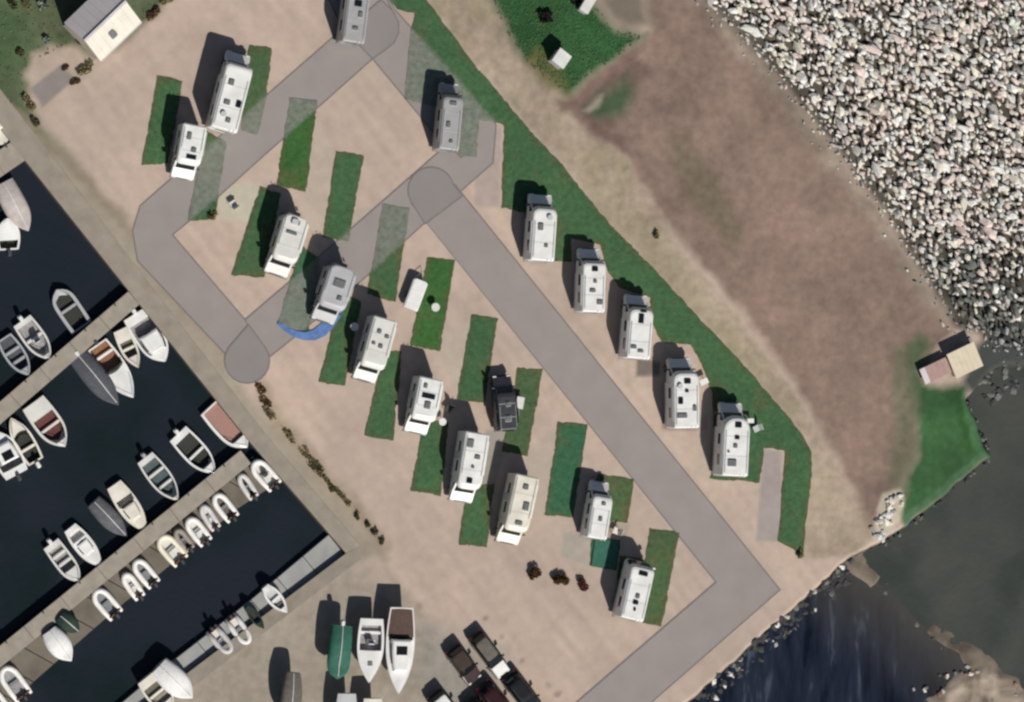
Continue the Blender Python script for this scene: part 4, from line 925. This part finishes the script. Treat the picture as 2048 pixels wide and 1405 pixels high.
# ------------------------------------------------------------------ shrubs
def shrub(label, px, py, rx, ry, h, lm, n=260, group=None, rz=0.0, name='shrub', cat='shrub', leaf=.16):
    c = P(px, py, h*.5)
    o = thing(name, label, cat, (c.x, c.y, 0.0), rz, group)
    cl = [(rng.uniform(-.55, .55)*rx, rng.uniform(-.55, .55)*ry, rng.uniform(.35, .75)*h, rng.uniform(.35, .6)) for _ in range(6)]
    mb = MB(); S = []
    for k in range(n):
        a = cl[k % 6]; v = rng.normal(0, 1, 3); v /= np.linalg.norm(v); v *= rng.uniform(.3, 1)**.5
        p = Vector((a[0]+v[0]*rx*a[3], a[1]+v[1]*ry*a[3], max(.04, a[2]+v[2]*h*.38)))
        d1 = Vector(rng.normal(0, 1, 3)).normalized()*leaf*rng.uniform(.6, 1.3); d2 = d1.cross(Vector(rng.normal(0, 1, 3))).normalized()*leaf*.55
        mb.add([p-d1, p+d2, p+d1, p-d2], [(0, 1, 2, 3)])
    mb.build('foliage', lm, o)
    st = MB()
    for a in cl: st.tube([(0, 0, 0), (a[0]*.5, a[1]*.5, a[2]*.55), (a[0], a[1], a[2])], [.035, .025, .012], 5)
    st.build('stem', stemm, o)
    return o
mat('bush_leaf', (0.10, 0.055, 0.022), 0.8, 0.4, 4, spec=0.2, col2=(0.05, 0.03, 0.012))
GB = 'three bushes in a line on the gravel'
shrub('roundest brown bush of the three, farthest from the motorhome', 1073, 1152, .72, .72, .75, MATS['bush_leaf'], 900, GB, leaf=.1)
shrub('brown bush in the middle of the three on the gravel', 1122, 1164, .80, .66, .7, MATS['bush_leaf'], 900, GB, -.5, leaf=.1)
shrub('smallest and reddest bush of the three, nearest the motorhome', 1168, 1170, .62, .58, .6, mat('red_leaf', (.13, .03, .022), .8, .4, 4, col2=(.06, .018, .012)), 650, GB, -.5, leaf=.1)
GQ = 'low plants along the edge of the quay'
for px, py, rx, ry, h, m, lb in ((518, 778, .55, .5, .5, leafb, 'brown plant at the tip of the rounded overlay lane end'), (532, 802, .5, .4, .35, leafb, 'flat brown plant just below the first quayside plant'),
   (543, 832, .45, .55, .6, leafo, 'yellow-green plant on the quay edge below the overlay lane end'), (578, 872, .45, .6, .35, leafo, 'faint olive plant between the yellow-green plant and the dark row'),
   (612, 905, .5, .7, .4, leafo, 'long olive plant midway along the quay planting'), (635, 938, .55, .6, .5, leafd, 'dark plant at the start of the thick quay planting'),
   (652, 958, .4, .5, .5, leafo, 'olive plant in the thick quay planting'), (668, 978, .5, .45, .5, leafd, 'dark plant in the thick quay planting'), (690, 1000, .4, .5, .4, leafo, 'last olive plant of the thick quay planting')):
    shrub(lb, px, py, rx*.85, ry*1.7, h*.34, m, 170, GQ, .75, 'quay_plant', 'plant', .11)
for px, py, q in ((717, 1033, 'first of four small dark bushes in an even row, next to the olive planting'), (735, 1049, 'second of four small dark bushes in an even row on the quay edge'),
                  (750, 1066, 'third of four small dark bushes in an even row on the quay edge'), (764, 1083, 'last of four small dark bushes in an even row, nearest the boatyard')):
    shrub(q, px, py, .3, .36, .4, leafd, 150, 'evenly spaced row of four small bushes', 0, 'quay_bush', 'bush', .09)
GE = 'rough shrubs round the lawn by the building'
for px, py, rx, ry, h, m, lb in ((172, 140, .9, .6, .6, leafo, 'olive shrub at the lower corner of the gabled building'), (150, 165, .5, .3, .35, leafb, 'low brown scrub beside the bare concrete square'),
   (306, 26, .8, .45, .6, leafb, 'brown shrub behind the gabled building beside the gravel'), (335, 0, .7, .4, .5, leafo, 'olive scrub at the top edge where lawn meets gravel'), (56, 205, .35, .8, .5, leafo, 'olive shrub beside the short quay corner'),
   (72, 245, .3, .6, .5, leafd, 'dark narrow shrub at the lowest tip of the lawn'), (128, 138, .5, .25, .3, leafb, 'brown scrub line along the upper side of the concrete square'), (24, 8, .35, .6, .9, leafd, 'very dark upright shrub at the top edge of the lawn'),
   (52, 10, .35, .5, .8, leafo, 'mossy shrub between the dark shrub and the pale bush'), (40, 105, .35, .35, .4, leafd, 'small dark tuft above the concrete square'), (155, 80, .25, .5, .5, leafb, 'brown shrub against the gable wall')):
    shrub(lb, px, py, rx, ry, h*.6, m, 300, GE, R(38), leaf=.12)
shrub('pale silvery bush near the black shadow of the building', 85, 12, .5, .5, .7, leafp, 200, GE)
shrub('tiny pale bush in the open part of the lawn', 94, 80, .35, .35, .4, leafp, 120, GE)
shrub('black-looking rounded shrub alone on the bright green lawn', 1090, 34, .75, .5, .5, mat('black_leaf', (.006, .008, .005), .9, .3, 4), 420, None)
shrub('black shrub beside the pale utility cabinet', 1150, 0, .5, .4, .5, MATS['black_leaf'], 250, None)
shrub('small yellowish shrub at the foot of the greyed grass strip', 424, 432, .45, .4, .4, leafo, 150, None)
shrub('little dark tuft on the sandy path beside the verge', 1313, 470, .22, .4, .35, leafo, 90, None)
shrub('dark bush at the far corner where the grass meets the path', 1600, 1108, .35, .4, .4, leafo, 110, None)

# ------------------------------------------------------------------ camping things
def table(label, px, py, r, m, round_=True, h=.7):
    c = P(px, py, h); o = thing('camping_table', label, 'table', (c.x, c.y, .06), rng.uniform(0, 1.5))
    if round_: MB().cyl((0, 0, h-.04), r, .04, 'z', 20).build('table_top', m, o, .01)
    else: box('table_top', m, o, -r, r, -r*.65, r*.65, h-.04, h, bevel=.01)
    for a in (-1, 1):
        for b2 in (-1, 1): box('leg', steel, o, a*r*.6-.02, a*r*.6+.02, b2*r*.45-.02, b2*r*.45+.02, 0, h-.04)
table('round white camping table on the bright grass strip beside the pale trailer', 871, 615, .36, ivory)
table('small white camping table beside the motorhome with four grey hatches', 709, 654, .35, white)
table('white camping table beside the dark grey camper van', 1040, 806, .5, ivory, False)
table('white camping table by the front of the motorhome with the wide dark panel', 885, 844, .32, white)
table('white folding table by the nose of the motorhome with five scattered vents', 1408, 764, .38, white, False)
table('white folding table by the rounded nose of the last motorhome in the row', 1501, 842, .3, white, False)
def chair(label, px, py, rz, m):
    c = P(px, py, .45); o = thing('camping_chair', label, 'chair', (c.x, c.y, .05), rz)
    box('seat', m, o, -.27, .27, -.25, .25, .40, .45, bevel=.02)
    MB().add([(-.27, -.25, .45), (.27, -.25, .45), (.27, -.42, .95), (-.27, -.42, .95), (-.27, -.29, .45), (.27, -.29, .45), (.27, -.46, .95), (-.27, -.46, .95)], [(0, 1, 2, 3), (7, 6, 5, 4), (0, 4, 5, 1), (1, 5, 6, 2), (2, 6, 7, 3), (3, 7, 4, 0)]).build('backrest', m, o)
    for a in (-1, 1):
        for b2 in (-1, 1): box('leg', steel, o, a*.25-.02, a*.25+.02, b2*.22-.02, b2*.22+.02, 0, .4)
chair('pale camping chair beside the bush at the end of the white-surfaced pitch', 466, 408, .6, ivory)
chair('dark camping chair between the long motorhome and the dark grey van', 897, 818, 2.4, dgrey)
chair('white camping chair on the grey pad beside the narrow motorhome', 1232, 1062, 1.2, cream)
chair('grey camping chair on the verge behind the last motorhome', 1512, 858, 2.0, lgrey)
c = P(1210, 1108); o = thing('ground_mat', 'square teal green ground mat in front of the narrow motorhome', 'mat', (c.x, c.y, .11), R(-8))
MB().strip([[(x, y, .02*math.sin(x*5)*math.cos(y*4)) for x in np.linspace(-1.1, 1.1, 9)] for y in np.linspace(-1.15, 1.15, 9)]).build('sheet', teal, o, smooth=True)
for a in (-1, 1): box('hem', dteal, o, a*1.1-.04, a*1.1+.04, -1.15, 1.15, .0, .02)
# curved blue sheet added to trace a map overlay arc
arc = [(554, 650), (570, 664), (588, 675), (608, 681), (630, 681), (650, 672), (667, 655), (680, 634), (690, 608)]
ins_ = [(556, 643), (573, 654), (591, 662), (610, 665), (626, 660), (641, 648), (655, 632), (669, 612), (684, 590)]
rows = [[(*P2(a[0]*(1-k)+b[0]*k, a[1]*(1-k)+b[1]*k), .10+.05*math.sin(i*1.7+k*3)) for k in (0, .33, .66, 1)] for i, (a, b) in enumerate(zip(arc, ins_))]  # made-up sheet following an arc drawn by the map overlay
gs = MB().strip(rows); tag(gs.build('overlay_arc_sheet', bluem, None, smooth=True), 'curved blue sheet tracing a map overlay arc in front of the light grey motorhome', 'overlay_arc_sheet')

# ------------------------------------------------------------------ rocks
RC = {'cream': (.84, .78, .65), 'white': (.86, .84, .79), 'pink': (.80, .67, .61), 'sage': (.78, .80, .71), 'grey': (.50, .475, .44), 'rust': (.33, .19, .13), 'wet': (.19, .20, .18), 'dark': (.07, .07, .07)}
rmat = {k: mat('rock_'+k, v, .9, .22, 2.2, .03, 6, spec=.2) for k, v in RC.items()}
shapes = []
for k in range(8):
    bm = bmesh.new()
    for _ in range(17):
        v = rng.normal(0, 1, 3); v /= np.linalg.norm(v); v = np.sign(v)*np.abs(v)**.75
        bm.verts.new(v*rng.uniform(.82, 1.05)*np.array((.5, .42, .36)))
    r = bmesh.ops.convex_hull(bm, input=bm.verts)
    bmesh.ops.delete(bm, geom=list({e for e in r['geom_unused']+r['geom_interior'] if isinstance(e, bmesh.types.BMVert)}), context='VERTS')
    shapes.append(bm)
_rm = {}
def rock_mesh(k, m):
    if (k, m) not in _rm:
        me = bpy.data.meshes.new('boulder'); shapes[k].to_mesh(me); me.materials.append(rmat[m]); _rm[(k, m)] = me
    return _rm[(k, m)]
def zone_of(x, y):                                       # distance to the shore and colour family
    pass
pr = np.array(poly(ROCKP)); lo, hi = pr.min(0), pr.max(0)
sp_ = .46; rows_ = []
ang = R(-48); ca, sa = math.cos(ang), math.sin(ang)
yy = lo[1]-30
pts = []
for i in range(-90, 90):
    for j in range(-90, 90):
        u, v = i*sp_*1.28+(j % 2)*sp_*.64, j*sp_*.86
        u += rng.uniform(-.24, .24); v += rng.uniform(-.2, .2)
        pts.append(((lo[0]+hi[0])/2+u*ca-v*sa, (lo[1]+hi[1])/2+u*sa+v*ca))
pts = np.array(pts); s_ = sdist(pts[:, 0], pts[:, 1], poly(ROCKP))
k_ = s_ > -0.2-rng.random(len(s_))**3*1.3; pts = pts[k_]; s_ = s_[k_]
f1 = fbm(pts[:, 0], pts[:, 1], 4.0); f2 = fbm(pts[:, 0]+40, pts[:, 1], 5.0); f3 = fbm(pts[:, 0]-9, pts[:, 1]+60, 6.0)
sea_d = segdist(pts[:, 0], pts[:, 1], poly([(1930, 680), (2010, 705), (2110, 700)]), False)
rocks = []
for (x, y), e, a, b_, c_, sd_ in zip(pts, s_, f1, f2, f3, sea_d):
    if rng.random() < .12: continue
    sz = rng.choice([.38, .48, .58, .74, 1.05], p=[.22, .32, .27, .14, .05])
    if e < .9: sz *= rng.uniform(.45, .8)*(1 if e > -.1 else .6)
    q = rng.random()
    if rng.random() < 1.2-sd_/9.0: m = rng.choice(['wet', 'wet', 'grey', 'dark', 'wet'])
    elif a > .27 and q < .4: m = 'sage'
    elif b_ > .2 and q < .5: m = 'pink'
    elif c_ > .26 and q < .4: m = 'rust'
    else: m = rng.choice(['cream', 'white', 'pink', 'white', 'cream', 'grey', 'white', 'pink'])
    if e < .7 and q < .6: m = 'grey'
    rocks.append((sz, x, y, -.02*max(e, 0)-.12*min(1, max(e, 0)/1.2)+rng.uniform(-.14, .2)*(1 if e > .8 else .3), m, ang+rng.normal(0, .38), rng.uniform(-.3, .3), rng.uniform(-.3, .3), int(rng.integers(8)), rng.uniform(1.05, 1.75)))
def in_frame(x, y): 
    return -43.5 < x < 43.5 and -30.5 < y < 30.5
vis = [r for r in rocks if in_frame(r[1], r[2])]; vis.sort(key=lambda r: -r[0]*r[9])
rev = thing('rock_revetment', 'broad revetment of pale tumbled boulders along the shore', 'rock revetment', (*P2(1800, 250), -.1))
RO = rev.location
def rock_matrix(r):
    sz, x, y, z, m, a, tx, ty, k, el = r
    return Matrix.Translation(Vector((x, y, z+.05))-RO) @ Matrix.Rotation(a, 4, 'Z') @ Matrix.Rotation(tx, 4, 'X') @ Matrix.Rotation(ty, 4, 'Y') @ Matrix.Diagonal((sz*el, sz*.86, sz*rng.uniform(.9, 1.5), 1))
for r in vis[:300]:
    ob = bpy.data.objects.new('boulder', rock_mesh(r[8], r[4])); C.objects.link(ob); ob.parent = rev; ob.matrix_local = rock_matrix(r)
keep = set(map(id, vis[:300])); rest = [r for r in rocks if id(r) not in keep]
# small stones in the gaps too
for _ in range(900):
    i = rng.integers(len(pts)); x, y = pts[i]+rng.uniform(-.5, .5, 2)
    m = 'wet' if sea_d[i] < 3 else rng.choice(['cream', 'grey', 'white', 'sage', 'grey', 'rust', 'dark'])
    rest.append((rng.uniform(.2, .42), x, y, -.02*max(s_[i], 0)-.35, m, rng.uniform(0, 3), 0, 0, int(rng.integers(8)), 1.1))
def join_rocks(name, lst, parent, origin_fn):
    vv = []; ff = []; mi = []; keys = list(RC)
    base = []
    for bm in shapes:
        bm.verts.ensure_lookup_table(); bm.verts.index_update()
        base.append((np.array([v.co[:] for v in bm.verts]), [[v.index for v in f.verts] for f in bm.faces]))
    o = 0
    for r in lst:
        M = np.array(origin_fn(r)); bv, bf = base[r[8]]
        vv.append(bv @ M[:3, :3].T+M[:3, 3]); ff += [[i+o for i in f] for f in bf]; mi += [keys.index(r[4])]*len(bf); o += len(bv)
    me = bpy.data.meshes.new(name); me.from_pydata(np.concatenate(vv).tolist(), [], ff)
    for k in keys: me.materials.append(rmat[k])
    me.polygons.foreach_set('material_index', mi)
    ob = bpy.data.objects.new(name, me); C.objects.link(ob); ob.parent = parent; ob['kind'] = 'stuff'
    return ob
join_rocks('smaller_rocks', rest, rev, rock_matrix)
# rocks along the cove bank and on the spit
def bank(label, line, n, spread, mats, smin, smax, zf):
    root = thing('rock_bank', label, 'rock bank', (*P2(*line[0]), 0)); L = [Vector(P2(*p)) for p in line]
    seg = [(L[i+1]-L[i]).length for i in range(len(L)-1)]; tot = sum(seg)
    for k in range(n):
        q = rng.uniform(0, tot); i = 0
        while q > seg[i]: q -= seg[i]; i += 1
        d = (L[i+1]-L[i]).normalized(); nn = Vector((d.y, -d.x)); off = rng.uniform(*spread)
        p = L[i]+d*q+nn*off
        sz = rng.uniform(smin, smax)
        ob = bpy.data.objects.new('boulder', rock_mesh(int(rng.integers(8)), str(rng.choice(mats)))); C.objects.link(ob); ob.parent = root
        ob.location = Vector((p.x, p.y, zf(off)))-root.location
        ob.rotation_euler = (rng.uniform(-.3, .3), rng.uniform(-.3, .3), rng.uniform(0, 6)); ob.scale = (sz*1.2, sz, sz*.85)
    return root
bank('dark wet boulders with a few white ones banked along the navy cove', [(1372, 1403), (1706, 1112)], 170, (.0, 1.9), ['dark', 'dark', 'dark', 'dark', 'dark', 'dark', 'wet', 'dark', 'dark', 'dark', 'dark', 'wet', 'dark', 'dark', 'dark', 'grey', 'white'], .3, .75, lambda o: max(-1.5*o, WL-.05)-.03)
bank('line of half sunk rocks on the spit between sea and cove', SPIT[:5], 60, (-.8, .8), ['dark', 'wet', 'dark', 'dark'], .3, .7, lambda o: WL-.13)
bank('pale boulders heaped at the tip of the green point', [(1800, 985), (1775, 1030), (1752, 1076)], 34, (-.7, .75), ['cream', 'white', 'cream', 'grey'], .3, .75, lambda o: .08)
bank('dark stones lining the seaward side of the green point', [(1930, 802), (1978, 912), (1818, 1050), (1745, 1094)], 60, (-.6, -.2), ['dark', 'dark', 'dark', 'wet'], .22, .42, lambda o: -.7)
bank('grey wet boulders tumbling into the sea beside the beach hut', [(1955, 775), (1978, 745), (2012, 724), (2110, 729)], 130, (-3.2, 2.6), ['wet', 'dark', 'dark', 'dark', 'wet'], .3, .8, lambda o: -.62 if o < .4 else WL-.04)
bank('grey and rusty stones scattered on the brown beach beyond the cove', [(1840, 1400), (1960, 1345), (2060, 1420)], 40, (-1.2, 1.2), ['wet', 'grey', 'rust', 'grey', 'cream'], .25, .55, lambda o: WL+.1)
for bm in shapes: bm.free()
